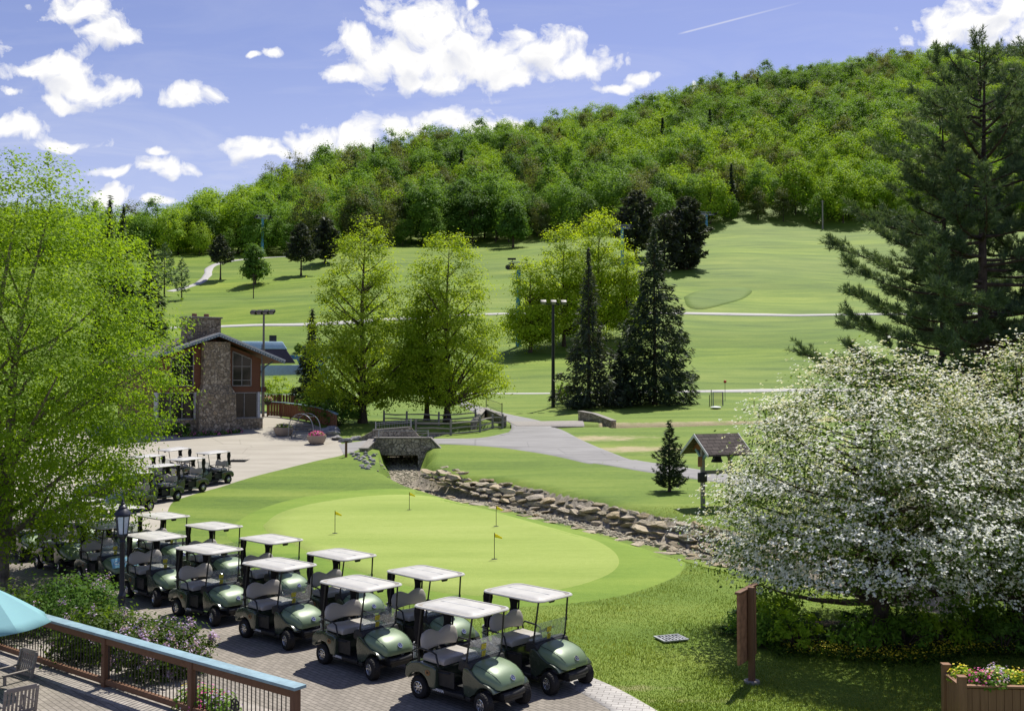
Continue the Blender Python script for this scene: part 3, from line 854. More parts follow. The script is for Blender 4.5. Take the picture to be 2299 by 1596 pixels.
    shade = N.math('ADD', N.math('MULTIPLY', lit, .55), N.math('MULTIPLY', N.math('SUBTRACT', 1, thick), .45))
    ccol = N.ramp(shade, [(.12, (4.7, 5.1, 6.5)), (.42, (7.3, 7.5, 8.3)), (.75, (10.2, 10.1, 9.9))])
    cir = N.noise(N.vmath('MULTIPLY', P, (3.2, 16, 0)), 1.6, 7, .6, .8)
    lowm = N.mapr(cb.outputs[0], 0, 1)
    sv = N.n('SeparateXYZ'); N.l(P, sv.inputs[0])
    veil = N.math('MULTIPLY', N.mapr(cir, .46, .8), N.mapr(sv.outputs[1], .34, .12, .12, .62))
    veil = N.math('ADD', veil, N.mapr(sv.outputs[1], .34, .14, 0, .26))
    veil = N.math('MULTIPLY', veil, N.mapr(sp.outputs[1], .05, .2))
    # contrail
    a = ray(1520, 78); b = ray(1760, 16)
    L = math.hypot(b[0] - a[0], b[1] - a[1]); ux, uz = (b[0] - a[0]) / L, (b[1] - a[1]) / L
    rel = N.vmath('SUBTRACT', P, (a[0], a[1], 0))
    al = N.vmath('DOT_PRODUCT', rel, (ux, uz, 0)); ac = N.math('ABSOLUTE', N.vmath('DOT_PRODUCT', rel, (-uz, ux, 0)))
    tr = N.math('MULTIPLY', N.mapr(ac, .0003, .0013, .55, 0), N.math('MULTIPLY', N.mapr(al, 0, .01), N.mapr(al, L * .5, L * 1.2, 1, 0)))
    veil = N.math('MAXIMUM', veil, tr)
    c = N.mix(veil, tint, (7.6, 7.8, 8.8))
    c = N.mix(mask, c, ccol)
    bg = N.n('Background'); N.l(c, bg.inputs[0]); bg.inputs[1].default_value = .068
    out = N.n('OutputWorld'); N.l(bg.outputs[0], out.inputs[0])
build_world(); SC.world.cycles.sampling_method = 'MANUAL'; SC.world.cycles.sample_map_resolution = 256
sun = bpy.data.lights.new('sun', 'SUN'); sun.energy = 4.2; sun.angle = R(.53); sun.color = (1, .955, .87)
so = bpy.data.objects.new('sun', sun); COL.objects.link(so)
sd = Vector((SUNAZ[0] * math.cos(SUNEL), SUNAZ[1] * math.cos(SUNEL), math.sin(SUNEL)))
so.rotation_euler = sd.to_track_quat('Z', 'Y').to_euler()
cam = bpy.data.cameras.new('camera'); cam.sensor_width = 36; cam.lens = 36 * F / 2299; cam.clip_end = 4000; cam.clip_start = .2
co_ = bpy.data.objects.new('camera', cam); COL.objects.link(co_)
co_.location = (0, 0, CAMH); co_.rotation_euler = (R(90) + TH, 0, 0); SC.camera = co_
SC.view_settings.view_transform = 'Standard'; SC.view_settings.look = 'None'; SC.view_settings.exposure = .6; SC.view_settings.gamma = 1
SC.cycles.max_bounces = 7; SC.cycles.transparent_max_bounces = 12; SC.cycles.transmission_bounces = 5; SC.cycles.diffuse_bounces = 3; SC.cycles.glossy_bounces = 3
SC.cycles.use_adaptive_sampling = True; SC.cycles.adaptive_threshold = .008
SC.cycles.use_denoising = True; SC.cycles.denoiser = 'OPENIMAGEDENOISE'; SC.cycles.denoising_input_passes = 'RGB_ALBEDO_NORMAL'; SC.cycles.denoising_prefilter = 'ACCURATE'
SC.cycles.caustics_reflective = False; SC.cycles.caustics_refractive = False; SC.cycles.sample_clamp_indirect = 6

# ================================================================== GOLF CARTS
def text_mesh(body, size, ext=.002, bold=0.0, shear=0.):
    cu = bpy.data.curves.new('lettering', 'FONT'); cu.body = body; cu.size = size; cu.extrude = ext; cu.offset = bold; cu.shear = shear
    cu.align_x = 'CENTER'; cu.align_y = 'CENTER'; cu.resolution_u = 3
    ob = bpy.data.objects.new('lettering', cu); COL.objects.link(ob)
    bpy.context.view_layer.update()
    me = bpy.data.meshes.new_from_object(ob.evaluated_get(bpy.context.evaluated_depsgraph_get()))
    bpy.data.objects.remove(ob); bpy.data.curves.remove(cu)
    return me

def place_mesh(name, me, mat, parent, mx):
    me = me.copy(); me.name = name; me.transform(mx); me.materials.clear(); me.materials.append(mat)
    return link(name, me, parent)

def arc(cx, cz, r, a0, a1, n):
    return [(cx + r * math.cos(R(a0 + (a1 - a0) * i / (n - 1))), cz + r * math.sin(R(a0 + (a1 - a0) * i / (n - 1)))) for i in range(n)]

YAM = text_mesh('YAMAHA', .075, .002, .002)
MBADGE = text_mesh('M', .06, .002, .001)
NUMS = {}

def make_cart(label, loc, rz, group, sign=None, steer=R(-14)):
    t = thing('golf_cart', label, 'golf cart', loc, rz, group)
    # rear body with wheel arches
    mb = MB()
    poly = [(-.34, .27), (-.34, .66), (-.40, .70), (-.78, .73), (-1.02, .70), (-1.16, .60), (-1.21, .46), (-1.17, .37)] + arc(-.82, .22, .305, 150, 18, 9) + [(-.50, .27)]
    mb.prism(poly, -.59, .59)
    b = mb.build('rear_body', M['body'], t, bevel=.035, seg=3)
    # lower body sill
    mb = MB(); mb.box((0, 0, .245), (1.06, 1.06, .075)); mb.box((.02, .545, .275), (.74, .05, .06)); mb.box((.02, -.545, .275), (.74, .05, .06))
    mb.build('floor_pan', M['dark'], t, bevel=.012)
    mb = MB(); mb.box((.04, 0, .295), (.70, 1.0, .018)); mb.box((.36, 0, .36), (.02, .98, .16), rot=Matrix.Rotation(R(-24), 3, 'Y'))
    mb.build('floor_mat', M['floor'], t, bevel=.006)
    # front fenders
    for sg in (-1, 1):
        mb = MB()
        poly = [(.36, .26), (.30, .60), (.33, .80), (.44, .81), (.58, .70), (.76, .61), (.93, .575), (1.03, .53), (1.10, .46)] + arc(.88, .225, .295, 46, 152, 10) + [(.46, .26)]
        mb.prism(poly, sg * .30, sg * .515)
        mb.build('front_fender', M['body'], t, bevel=.04, seg=3)
    # hood: a bulging shell between the fenders
    rings = []
    for x, w, zb, zt in ((.40, .465, .62, .895), (.55, .475, .60, .885), (.72, .475, .57, .86), (.88, .455, .55, .815), (1.0, .425, .52, .75), (1.08, .385, .50, .68), (1.125, .335, .485, .605), (1.145, .27, .485, .545)):
        rg = []
        for i in range(17):
            a = math.pi * i / 16
            cx, sx = math.cos(a), math.sin(a)
            rg.append((x + .02 * (1 - abs(cx)), w * math.copysign(abs(cx) ** .62, cx), zb + (zt - zb) * max(0, sx) ** .55))
        rings.append(rg)
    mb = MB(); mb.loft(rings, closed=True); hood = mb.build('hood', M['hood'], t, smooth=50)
    mb = MB()
    for sg in (-1, 1):       # crease lines of the hood and the headlamps under its edge
        mb.tube([(x + .012, sg * w * .80, zz) for x, w, zz in ((.46, .475, .862), (.68, .475, .825), (.86, .46, .775), (1.0, .435, .705), (1.09, .40, .62))], .006, 5)
    mb.build('hood_seam', M['body'], hood)
    # hood emblem: ring with three tuning bars
    ex = Matrix.Translation((1.118, 0, .655)) @ Matrix.Rotation(R(52), 4, 'Y')
    mb = MB()
    mb.lathe([(.044, 0), (.058, 0), (.058, .012), (.044, .012), (.044, 0)], 20, ex, cap=False)
    for k in range(3):
        a = R(90 + 120 * k); mb.beam((0, 0, .006), (.05 * math.cos(a), .05 * math.sin(a), .006), .012, .012, ex)
    mb.lathe([(.012, 0), (.012, .014)], 10, ex)
    em = mb.build('emblem', M['chrome'], hood)
    mb = MB(); mb.lathe([(.045, -.01), (.045, .004)], 18, ex); mb.build('emblem_disc', M['navy'], hood)
    # cowl / dash
    mb = MB(); mb.prism([(.18, .74), (.20, .90), (.30, .935), (.46, .895), (.50, .80), (.34, .70)], -.50, .50)
    dash = mb.build('dashboard', M['dark'], t, bevel=.02)
    mb = MB(); mb.box((.25, -.25, .925), (.10, .34, .015), rot=Matrix.Rotation(R(12), 3, 'Y')); mb.build('dash_tray', M['seat'], dash)
    # bumper
    mb = MB()
    mb.loft([[(1.12 + .09 * math.cos(a) * (1 - .35 * (y / .3) ** 2), y, .37 + .065 * math.sin(a)) for a in [R(q) for q in range(-180, 180, 30)]] for y in (-.30, -.27, -.15, 0, .15, .27, .30)])
    mb.build('front_bumper', M['dark'], t, smooth=60)
    mb = MB(); mb.box((1.0, 0, .30), (.3, .5, .10)); mb.beam((.88, -.5, .23), (.88, .5, .23), .05, .05); mb.beam((-.85, 0, .25), (1.0, 0, .25), .3, .09)
    mb.box((-.82, 0, .22), (.09, .95, .09)); mb.box((-1.1, 0, .36), (.16, .7, .14)); mb.box((-.95, 0, .28), (.3, .3, .1))
    mb.build('axle', M['dark'], t)
    mb = MB(); mb.loft([[(-1.2 - .05 * math.cos(a), y, .37 + .05 * math.sin(a)) for a in [R(q) for q in range(-180, 180, 45)]] for y in (-.48, -.44, .44, .48)])
    mb.build('rear_bumper', M['dark'], t, smooth=60)
    # seat
    mb = MB()
    mb.loft([[(x, y * w, z + dz * (1 - (y / .55) ** 4 * .15)) for y, dz in ((-.49, 0), (-.49, .08), (-.44, .12), (-.2, .125), (0, .11), (.2, .125), (.44, .12), (.49, .08), (.49, 0))] for x, w, z in ((-.80, .96, .74), (-.77, 1, .745), (-.5, 1, .735), (-.26, 1, .735), (-.22, .97, .72))])
    mb.build('seat', M['seat'], t, bevel=.012, smooth=50)
    mb = MB()
    secs = []
    for y in np.linspace(-.5, .5, 17):
        e = min(1, (.5 - abs(y)) / .06) ** .5 if abs(y) > .44 else 1
        top = 1.235 + .05 * math.cos((abs(y) - .27) * 9) if True else 0
        bot = .92 + .02 * math.cos(y * 6)
        zc, hh = (top + bot) / 2, (top - bot) / 2 * max(e, .55)
        th = .055 * max(e, .35)
        secs.append([(-.80 - .16 * (zc + hh * math.sin(a) - .92) - .0 + th * math.cos(a), y, zc + hh * math.copysign(abs(math.sin(a)) ** .5, math.sin(a))) for a in [R(q) for q in range(0, 360, 30)]])
    mb.loft(secs); mb.build('seat_back', M['seat'], t, smooth=60)
    # hip restraints
    for sg in (-1, 1):
        mb = MB(); mb.tube([(-.83, sg * .535, .72), (-.86, sg * .545, .93), (-.80, sg * .55, .985), (-.46, sg * .55, .965), (-.36, sg * .55, .93), (-.30, sg * .54, .70)], .019, 8)
        mb.build('armrest', M['iron'], t, smooth=60)
    # struts
    for sg in (-1, 1):
        mb = MB(); mb.tube([(.37, sg * .485, .80), (.43, sg * .475, 1.2), (.50, sg * .45, 1.735)], .019, 7); mb.build('front_post', M['iron'], t, smooth=60)
        mb = MB(); mb.tube([(-.92, sg * .47, .68), (-.93, sg * .47, 1.1), (-.86, sg * .455, 1.735)], .021, 7); mb.build('rear_post', M['iron'], t, smooth=60)
    # canopy with a raised lip and an inner channel
    def rr(hx, hy, r, z, x0=-.21, bow=.05, n=6):
        pts = []
        for cx, cy, a0 in ((hx - r, hy - r, 0), (-hx + r, hy - r, 90), (-hx + r, -hy + r, 180), (hx - r, -hy + r, 270)):
            for i in range(n):
                a = R(a0 + 90 * i / (n - 1)); px, py = cx + r * math.cos(a), cy + r * math.sin(a)
                pts.append((x0 + px + math.copysign(bow, px) * (1 - (py / hy) ** 2), py + math.copysign(.022, py) * (1 - (px / hx) ** 2), z))
        return pts
    mb = MB()
    mb.loft([rr(.72, .48, .12, 1.735), rr(.80, .555, .16, 1.745), rr(.82, .575, .17, 1.765), rr(.805, .56, .16, 1.785), rr(.77, .525, .14, 1.787), rr(.755, .51, .13, 1.768), rr(.70, .455, .12, 1.768), rr(.675, .43, .11, 1.795), rr(.40, .24, .1, 1.808)])
    roof = mb.build('canopy', M['roof'], t, smooth=45)
    mb = MB(); mb.loft([rr(.757, .512, .13, 1.7695), rr(.757, .512, .13, 1.7715), rr(.698, .453, .12, 1.7715), rr(.698, .453, .12, 1.7695), rr(.757, .512, .13, 1.7695)], caps=False); mb.build('channel_shade', M['channel'], roof, smooth=30)  # thin ring laid in the groove, darker to stand for its shade
    mb = MB(); mb.beam((-.80, .02, 1.809), (.38, .02, 1.809), .012, .006); mb.build('canopy_rib', M['trimw'], roof)
    mb = MB(); mb.box((.44, .02, 1.70), (.03, .17, .055)); mb.box((.44, .02, 1.665), (.012, .15, .02)); mb.build('mirror', M['dark'], t, bevel=.006)
    # rolled black bag covers at the back corners
    for sg in (-1, 1):
        rings = []
        for z in np.linspace(1.0, 1.735, 9):
            q = .85 + .15 * math.sin(z * 17 + sg)
            rings.append([(-.985 + (.125 if True else 0) * q * math.cos(a) + .02 * math.sin(4 * a + z * 7), sg * .405 + .062 * q * math.sin(a) + .008 * math.sin(6 * a + z * 3), z) for a in [R(k) for k in range(0, 360, 24)]])
        mb = MB(); mb.loft(rings); mb.build('bag_cover', M['curtain'], t, smooth=70)
    # rear rack and basket
    mb = MB()
    for z in (.98, .86): mb.tube([(-.93, -.47, z), (-1.13, -.44, z), (-1.17, -.3, z), (-1.17, .3, z), (-1.13, .44, z), (-.93, .47, z)], .012, 6)
    for y in (-.3, -.1, .1, .3): mb.tube([(-1.17, y, .98), (-1.16, y, .72), (-1.05, y, .70)], .008, 5)
    mb.build('bag_rack', M['iron'], t, smooth=60)
    mb = MB(); mb.loft([[(-1.185 + .012 * math.sin(y * 60), y, z) for y in np.linspace(-.36, -.22, 7)] for z in (1.0, .9, .8, .68)], closed=False, caps=False); tw = mb.build('towel', M['white'], t); tw.modifiers.new('thickness', 'SOLIDIFY').thickness = .012
    # steering
    mb = MB(); sm = Matrix.Translation((.10, .24, 1.02)) @ Matrix.Rotation(R(-28), 4, 'Y')
    mb.tube([(.165 * math.cos(a), .165 * math.sin(a), 0) for a in np.linspace(0, 2 * math.pi, 25)], .014, 6, sm, cap=False)
    mb.box((0, 0, -.005), (.09, .12, .03), sm); mb.beam((-.16, 0, 0), (.16, 0, 0), .03, .015, sm); mb.beam((0, -.16, 0), (0, .16, 0), .03, .015, sm)
    mb.tube([(.115, .24, 1.0), (.30, .24, .66)], .022, 6)
    mb.build('steering_wheel', M['dark'], t, smooth=50)
    # windshield
    mb = MB(); mb.prism([(.385, .915), (.393, .913), (.452, 1.30), (.444, 1.302)], -.475, .475)
    ws = mb.build('windshield', M['acrylic'], t, bevel=.003, seg=1)
    mb = MB()
    for sg in (-1, 1): mb.box((.446, sg * .475, 1.27), (.03, .03, .07)); mb.box((.40, sg * .483, .95), (.03, .03, .05))
    mb.beam((.39, -.475, .912), (.39, .475, .912), .012, .012)
    mb.build('clip', M['dark'], ws)
    wm = Matrix.Translation((.424, 0, 1.10)) @ Matrix.Rotation(R(-8.5), 4, 'Y')
    def sticker(nm, y, z, w, h, mat, lines=0):
        mx = Matrix.Translation((.3925 + (z - .915) * .153 + .0065, y, z)) @ Matrix.Rotation(R(8.8), 4, 'Y')
        mb = MB(); mb.box((0, 0, 0), (.002, w, h), mx); o = mb.build(nm, M[mat], ws, smooth=0)
        if lines:
            mb = MB()
            for i in range(lines): mb.box((.002, 0, h * (.40 - .8 * i / (lines - 1))), (.002, w * .8, h * .05), mx)
            mb.build('print', M['ink'], o, smooth=0)
    sticker('sticker', -.03, .985, .10, .11, 'yellow', 6)
    sticker('sticker', -.05, 1.13, .13, .11, 'white' if sign is None and group and 'A' == label[:1] else 'yellow', 4)
    # wheels: tyre > rim
    def wheel(x, y, ang, fr):
        mx = Matrix.Translation((x, y, .226)) @ Matrix.Rotation(ang, 4, 'Z') @ Matrix.Rotation(R(-90 if y > 0 else 90), 4, 'X')
        mb = MB()
        mb.lathe([(.115, -.085), (.165, -.098), (.20, -.088), (.218, -.065), (.222, -.03), (.222, .03), (.218, .065), (.20, .088), (.165, .098), (.115, .085), (.105, .04), (.105, -.04), (.115, -.085)], 28, mx, cap=False)
        for k in range(28):
            for zz in (-.05, 0, .05):
                a = 2 * math.pi * (k + (.5 if zz == 0 else 0)) / 28
                mb.box((.2225 * math.cos(a), .2225 * math.sin(a), zz), (.006, .03, .036), mx, Matrix.Rotation(a, 3, 'Z'))
        w = mb.build('wheel', M['rubber'], t, smooth=40)
        mb = MB()
        mb.lathe([(.118, .05), (.118, .088), (.108, .092), (.102, .07), (.098, .03), (.03, .025)], 24, mx, cap=False)
        for k in range(8):
            a = 2 * math.pi * k / 8
            mb.beam((.025 * math.cos(a), .025 * math.sin(a), .072), (.106 * math.cos(a), .106 * math.sin(a), .062), .024, .02, mx)
        mb.lathe([(.036, .05), (.036, .085), (.02, .092)], 14, mx)
        mb.build('rim', M['chrome'], w, smooth=40)
        mb = MB(); mb.lathe([(.1, .03), (.1, .034)], 20, mx); mb.build('hub_recess', M['dark'], w)
    wheel(-.82, -.50, 0, 0); wheel(-.82, .50, 0, 0); wheel(.88, -.535, steer, 1); wheel(.88, .535, steer, 1)
    # lettering and badges on both flanks
    for sg in (-1, 1):
        place_mesh('lettering', YAM, M['white'], t, Matrix.Translation((-.28, sg * .5725, .275)) @ Matrix.Rotation(R(0 if sg < 0 else 180), 4, 'Z') @ Matrix.Rotation(R(90), 4, 'X'))
        bx = Matrix.Translation((-.55, sg * .589, .56)) @ Matrix.Rotation(R(0 if sg < 0 else 180), 4, 'Z') @ Matrix.Rotation(R(90), 4, 'X')
        mb = MB(); mb.lathe([(.058, 0), (.058, .006), (.05, .008)], 20, bx @ Matrix.Scale(1.2, 4, (1, 0, 0))); bd = mb.build('badge', M['badge'], t)
        place_mesh('badge_letter', MBADGE, M['ink'], bd, bx @ Matrix.Translation((0, 0, .01)))
        mb = MB(); mb.box((-.12, sg * .50, .50), (.42, .02, .30)); mb.tube([(-.32, sg * .535, .60), (-.02, sg * .535, .62)], .012, 6); mb.build('underseat_panel', M['dark'], t)
    if sign:
        mx = Matrix.Translation((.60, 0, .80)) @ Matrix.Rotation(R(-62), 4, 'Y')
        sx = Matrix.Translation((1.06, -.06, .78)) @ Matrix.Rotation(R(90), 4, 'Z') @ Matrix.Rotation(R(62), 4, 'X')
        mb = MB(); mb.box((0, 0, 0), (.80, .30, .018), sx); pn = mb.build('sign_panel', M['banner'], t, bevel=.004)
        place_mesh('lettering', text_mesh(sign, .17, .003, 0, .25), M['white'], pn, sx @ Matrix.Translation((0, 0, .012)))
    return reg(t)

HEAD = R(-42.5)
GRP = 'golf carts parked nose to tail on the brick paving'
CART = [  # x, y, heading offset, label
    (-.83, 19.62, 1.5, 'green golf cart at the very front of the near column, closest to the camera'),
    (.48, 20.97, -1, 'green golf cart at the front of the lawn-side column, its windshield against open grass'),
    (-3.16, 21.96, -1, 'green golf cart second in the near column, directly behind the frontmost cart'),
    (-5.47, 24.27, 1.5, 'green golf cart third in the near column, between the blue railing and putting green'),
    (-7.85, 26.53, 2.5, 'green golf cart fourth in the near column, right of the lamp post'),
    (-10.05, 28.75, -.5, 'green golf cart fifth in the near column, seen right behind the lamp post head'),
    (-1.85, 23.16, -3, 'green golf cart second in the lawn-side column, half hidden by the second near cart'),
    (-4.21, 25.63, -1, 'green golf cart third in the lawn-side column, roof against the putting green'),
    (-6.6, 28.15, 0, 'green golf cart fourth in the lawn-side column, roof against the left flank of the green'),
    (-8.98, 30.75, 1, 'green golf cart fifth in the lawn-side column, roof beside the grass bank'),
    (-11.35, 33.1, 0, 'green golf cart sixth in the lawn-side column, roof right of the birch leaves'),
    (-14.75, 33.3, 1, 'green golf cart seventh in the near column, parked behind the one with the blue sign'),
    (-17.1, 35.6, 0, 'green golf cart eighth in the near column, mostly behind the birch twigs'),
    (-13.7, 35.4, 1, 'green golf cart seventh in the lawn-side column, roof behind the lamp top'),
    (-16.0, 37.7, -1, 'green golf cart eighth in the lawn-side column, half veiled by birch leaves'),
    (-18.3, 40.0, 0, 'green golf cart last in the lawn-side column, deep behind the birch crown'),
]
proto = make_cart(CART[0][3], (CART[0][0], CART[0][1], 0), HEAD + R(CART[0][2]), GRP)
for x, y, h, lb in CART[1:]:
    dup(proto, (x, y, 0), HEAD + R(h), lb)
make_cart('green golf cart with a pale blue Creekside sign across its nose, beside the lilac', (-12.35, 31.0, 0), HEAD, GRP, 'Creekside', R(-10))
GRP2 = 'golf carts parked on the tan plaza facing the other way'
H2 = R(237)
FAR = [((472, 1088), 0, 'green golf cart on the tan plaza nearest the open drive, facing left'),
       ((412, 1107), 2, 'green golf cart on the tan plaza second from the open drive, facing left'),
       ((352, 1127), -2, 'green golf cart on the tan plaza third from the open drive, half in birch leaves'),
       ((385, 1079), 1, 'green golf cart on the tan plaza in the back row, only its roof clear'),
       ((322, 1099), 0, 'green golf cart in the back row of the plaza, behind the half-leafed one'),
       ((286, 1150), 3, 'green golf cart on the tan plaza fourth from the open drive, under the birch'),
       ((218, 1128), -2, 'green golf cart on the tan plaza in the back row, deep behind the birch leaves')]
for (px, py), a, lb in FAR:
    g = G(px, py)
    o = dup(proto, (g.x, g.y, g.z + .02), H2 + R(a), lb, GRP2)
    sl = .11
    fx, fy = math.cos(H2), math.sin(H2)
    o.rotation_euler = Matrix.Identity(3).to_euler()
    dzx = float(zstep(g.x + fx, g.y + fy) - zstep(g.x - fx, g.y - fy)) / 2
    dzy = float(zstep(g.x - fy, g.y + fx) - zstep(g.x + fy, g.y - fx)) / 2
    m = Matrix(((1, 0, 0), (0, 1, 0), (0, 0, 1)))
    X = Vector((fx, fy, dzx)).normalized(); Yv = Vector((-fy, fx, dzy)); Z = X.cross(Yv).normalized(); Yv = Z.cross(X)
    o.rotation_euler = Matrix((X, Yv, Z)).transposed().to_euler()

# ================================================================== LODGE
def build_lodge():
    g = G(490, 972); b = R(34)
    t = thing('stone_lodge', 'stone and brown timber lodge with a big fieldstone chimney', 'building', (g.x, g.y, g.z), b)
    W0, WR, WL = 0, 3.75, -4.6            # chimney line, right and left corner of the gable wall
    def rake(x): return 7.55 - (.385 * x if x > 0 else -.36 * x)
    wall = MB()
    wall.prism([(WL, .0), (WL, rake(WL) - .25), (0, 7.3), (WR, rake(WR) - .25), (WR, .0)], 1.15, 1.35)     # gable wall core
    wall.box(((WL + .1), 7, 2.6), (.2, 11.5, 5.4)); wall.box(((WR - .1), 7, 2.6), (.2, 11.5, 5.4)); wall.box(((WL + WR) / 2, 12.8, 2.6), (8.1, .2, 5.4))
    wl = wall.build('wall', M['cedar'], t)
    # low stone base
    for xa, xb in ((1.35, WR + .1), (WL - .1, -1.35)):
        mb = MB(); mb.box(((xa + xb) / 2, 1.0, .5), (xb - xa, .42, 1.05)); st = mb.build('stone_base', M['stone'], t)
        mb = MB(); mb.box(((xa + xb) / 2, .98, 1.06), (xb - xa + .1, .5, .07)); mb.build('sill', M['cap'], st)
    # timber bands and posts
    mb = MB(); mb.box((0, 1.10, 3.36), (WR - WL + .04, .16, .42)); mb.build('beam', M['cedar'], t)
    for x in (WR - .13, 1.32, -1.45, WL + .13):
        mb = MB(); mb.box((x, 1.09, 2.13), (.24, .16, 2.06)); mb.build('corner_post', M['trimw'], t)
    for x0, x1 in ((1.1, 1.42), (2.98, WR), (-1.6, -1.1), (WL, -3.4)):
        mb = MB(); mb.prism([(x0, 3.57), (x1, 3.57), (x1, rake(x1) - .3), (x0, rake(x0) - .3)], 1.04, 1.16); mb.build('wall_panel', M['cedar'], t)
    # chimney lower, shoulder, upper breast
    mb = MB()
    mb.loft([[(-1.5, .0, -.3), (1.48, .0, -.3), (1.48, 1.3, -.3), (-1.5, 1.3, -.3)], [(-1.45, .02, 3.0), (1.4, .02, 3.0), (1.4, 1.3, 3.0), (-1.45, 1.3, 3.0)], [(-1.08, .3, 3.75), (1.06, .3, 3.75), (1.06, 1.3, 3.75), (-1.08, 1.3, 3.75)], [(-1.04, .32, 7.1), (1.02, .32, 7.1), (1.02, 1.3, 7.1), (-1.04, 1.3, 7.1)]])
    ch = mb.build('chimney_breast', M['stone'], t, bevel=.06, smooth=0)
    mb = MB(); mb.box((-.62, 2.6, 7.75), (2.75, 1.5, 2.5)); cs = mb.build('chimney', M['stone'], t, bevel=.05, smooth=0)
    mb = MB(); mb.box((-.62, 2.6, 9.05), (2.95, 1.7, .12)); mb.build('chimney_cap', M['cap'], cs, bevel=.02)
    for x in (-1.15, -.2):
        mb = MB(); mb.lathe([(.2, 9.1), (.2, 9.36), (.17, 9.38), (.17, 9.12)], 14, Matrix.Translation((x, 2.6, 0)), cap=False); mb.build('clay_flue', M['clay'], cs)
    # roof planes with overhang past the chimney
    for sg, xe in ((1, 5.35), (-1, -6.0)):
        z0, z1 = 7.78, rake(xe) + .22
        mb = MB(); mb.prism([(0, z0), (xe, z1), (xe, z1 - .17), (0, z0 - .17)], -.05, 13.6); rf = mb.build('roof', M['shingle'], t, smooth=0)
        mb = MB(); mb.prism([(0, z0 + .04), (xe + sg * .03, z1 + .03), (xe + sg * .03, z1 - .12), (0, z0 - .11)], -.14, -.055); mb.build('rake_board', M['trimw'], rf)
        mb = MB(); mb.prism([(0, z0 - .112), (xe, z1 - .122), (xe, z1 - .30), (0, z0 - .29)], -.12, -.055); br = mb.build('fascia', M['trimb'], rf)
        mb = MB()
        n = 26
        for i in range(n):
            u = (i + .5) / n; mb.box((xe * u, -.13, z0 + (z1 - z0) * u - .21), (.07, .02, .09))
        mb.build('dentil', M['trimw'], br)
        mb = MB(); mb.prism([(0, z0 - .18), (xe - .05 * sg, z1 - .18), (xe - .05 * sg, z1 - .22), (0, z0 - .22)], -.04, 13.5); mb.build('soffit', M['cedar'], rf)
        for yy in (1.3, 4.5, 8):
            mb = MB(); xw = WR if sg > 0 else WL
            mb.tube([(xw + sg * .05, yy, rake(xw) - 1.4), (xw + sg * .5, yy, rake(xw) - .85), (xe - sg * .5, yy, z1 - .1)], .06, 6); mb.build('eave_bracket', M['trimb'], t)
    # windows: sloped-top upper ones, square lower ones
    def win(poly, mulx, mulz, y=1.10):
        mb = MB(); mb.prism(poly, y - .0, y + .03); w = mb.build('window', M['window'], t, smooth=0)
        mb = MB()
        n = len(poly)
        for i in range(n):
            a, c = poly[i], poly[(i + 1) % n]; mb.beam((a[0], y - .02, a[1]), (c[0], y - .02, c[1]), .07, .09, up=(0, 1, 0))
        zt = lambda x: np.interp(x, [poly[0][0], poly[1][0]], [poly[3][1], poly[2][1]]) if poly[0][0] < poly[1][0] else 0
        for x in mulx: mb.beam((x, y - .015, poly[0][1]), (x, y - .015, float(zt(x))), .05, .06, up=(0, 1, 0))
        for z in mulz: mb.beam((poly[0][0], y - .016, z), (poly[1][0], y - .016, z), .05, .05, up=(0, 1, 0))
        mb.build('window_frame', M['frame'], w, smooth=0)
    win([(1.45, 3.66), (2.95, 3.66), (2.95, rake(2.95) - .62), (1.45, rake(1.45) - .62)], (2.2,), (4.1, 5.2), 1.09)
    win([(-3.35, 3.66), (-1.65, 3.66), (-1.65, rake(-1.65) - .62), (-3.35, rake(-3.35) - .62)], (-2.5,), (4.1, 5.2), 1.09)
    win([(1.46, 1.12), (3.44, 1.12), (3.44, 3.1), (1.46, 3.1)], (2.4,), (), 1.07)
    win([(-4.3, 1.12), (-1.6, 1.12), (-1.6, 3.1), (-4.3, 3.1)], (-3.4, -2.5), (), 1.07)
    mb = MB(); mb.box((WR + .03, .9, 4.2), (.06, .06, 5.6)); mb.build('downpipe', M['trimb'], t)
    # hanging basket on the corner
    q = t.matrix_basis @ Vector((WR + .55, .85, 2.35))
    hb = thing('hanging_basket', 'hanging flower basket on the right corner of the stone lodge', 'flower basket', q)
    flowerbunch(hb, 'blossoms', (0, 0, .12), .42, .34, 260, 'mixflower', 500, 'L_mgreen', .09)
    mb = MB(); mb.lathe([(.12, -.25), (.28, -.05), (.3, .06), (.26, .06)], 14); mb.build('basket', M['bark'], hb)
    mb = MB(); mb.tube([(-.5, 0, 1.0), (-.2, 0, 1.06), (0, 0, .98), (0, 0, .05)], .015, 5); mb.build('bracket', M['iron'], hb)
    # planting strip in front of the chimney
    rg = np.random.default_rng(3)
    k = 0
    for i in range(16):
        u = i / 15
        lx = -3.2 + 4.6 * u; ly = -.75 - .45 * math.sin(u * 3.1) * (1 if True else 0)
        w = t.matrix_basis @ Vector((lx, ly, 0)); z = float(zfull(w.x, w.y))
        bedplant(w.x, w.y, z, .28 + .1 * rg.random(), rg, ('pink', 'L_hosta', 'L_mgreen')[i % 3], 'small leafy bedding plant in the row before the lodge chimney', 'bedding plants before the lodge chimney')
    for lx in (-3.9, -3.1, -2.3):
        w = t.matrix_basis @ Vector((lx, .35, 0))
        shrub(w.x, w.y, float(zfull(w.x, w.y)), .55, .95, 'L_dgreen', 'dark green grassy shrub against the low lodge wall', rg, 350, .16, 'shrubs against the lodge wall')
    return t

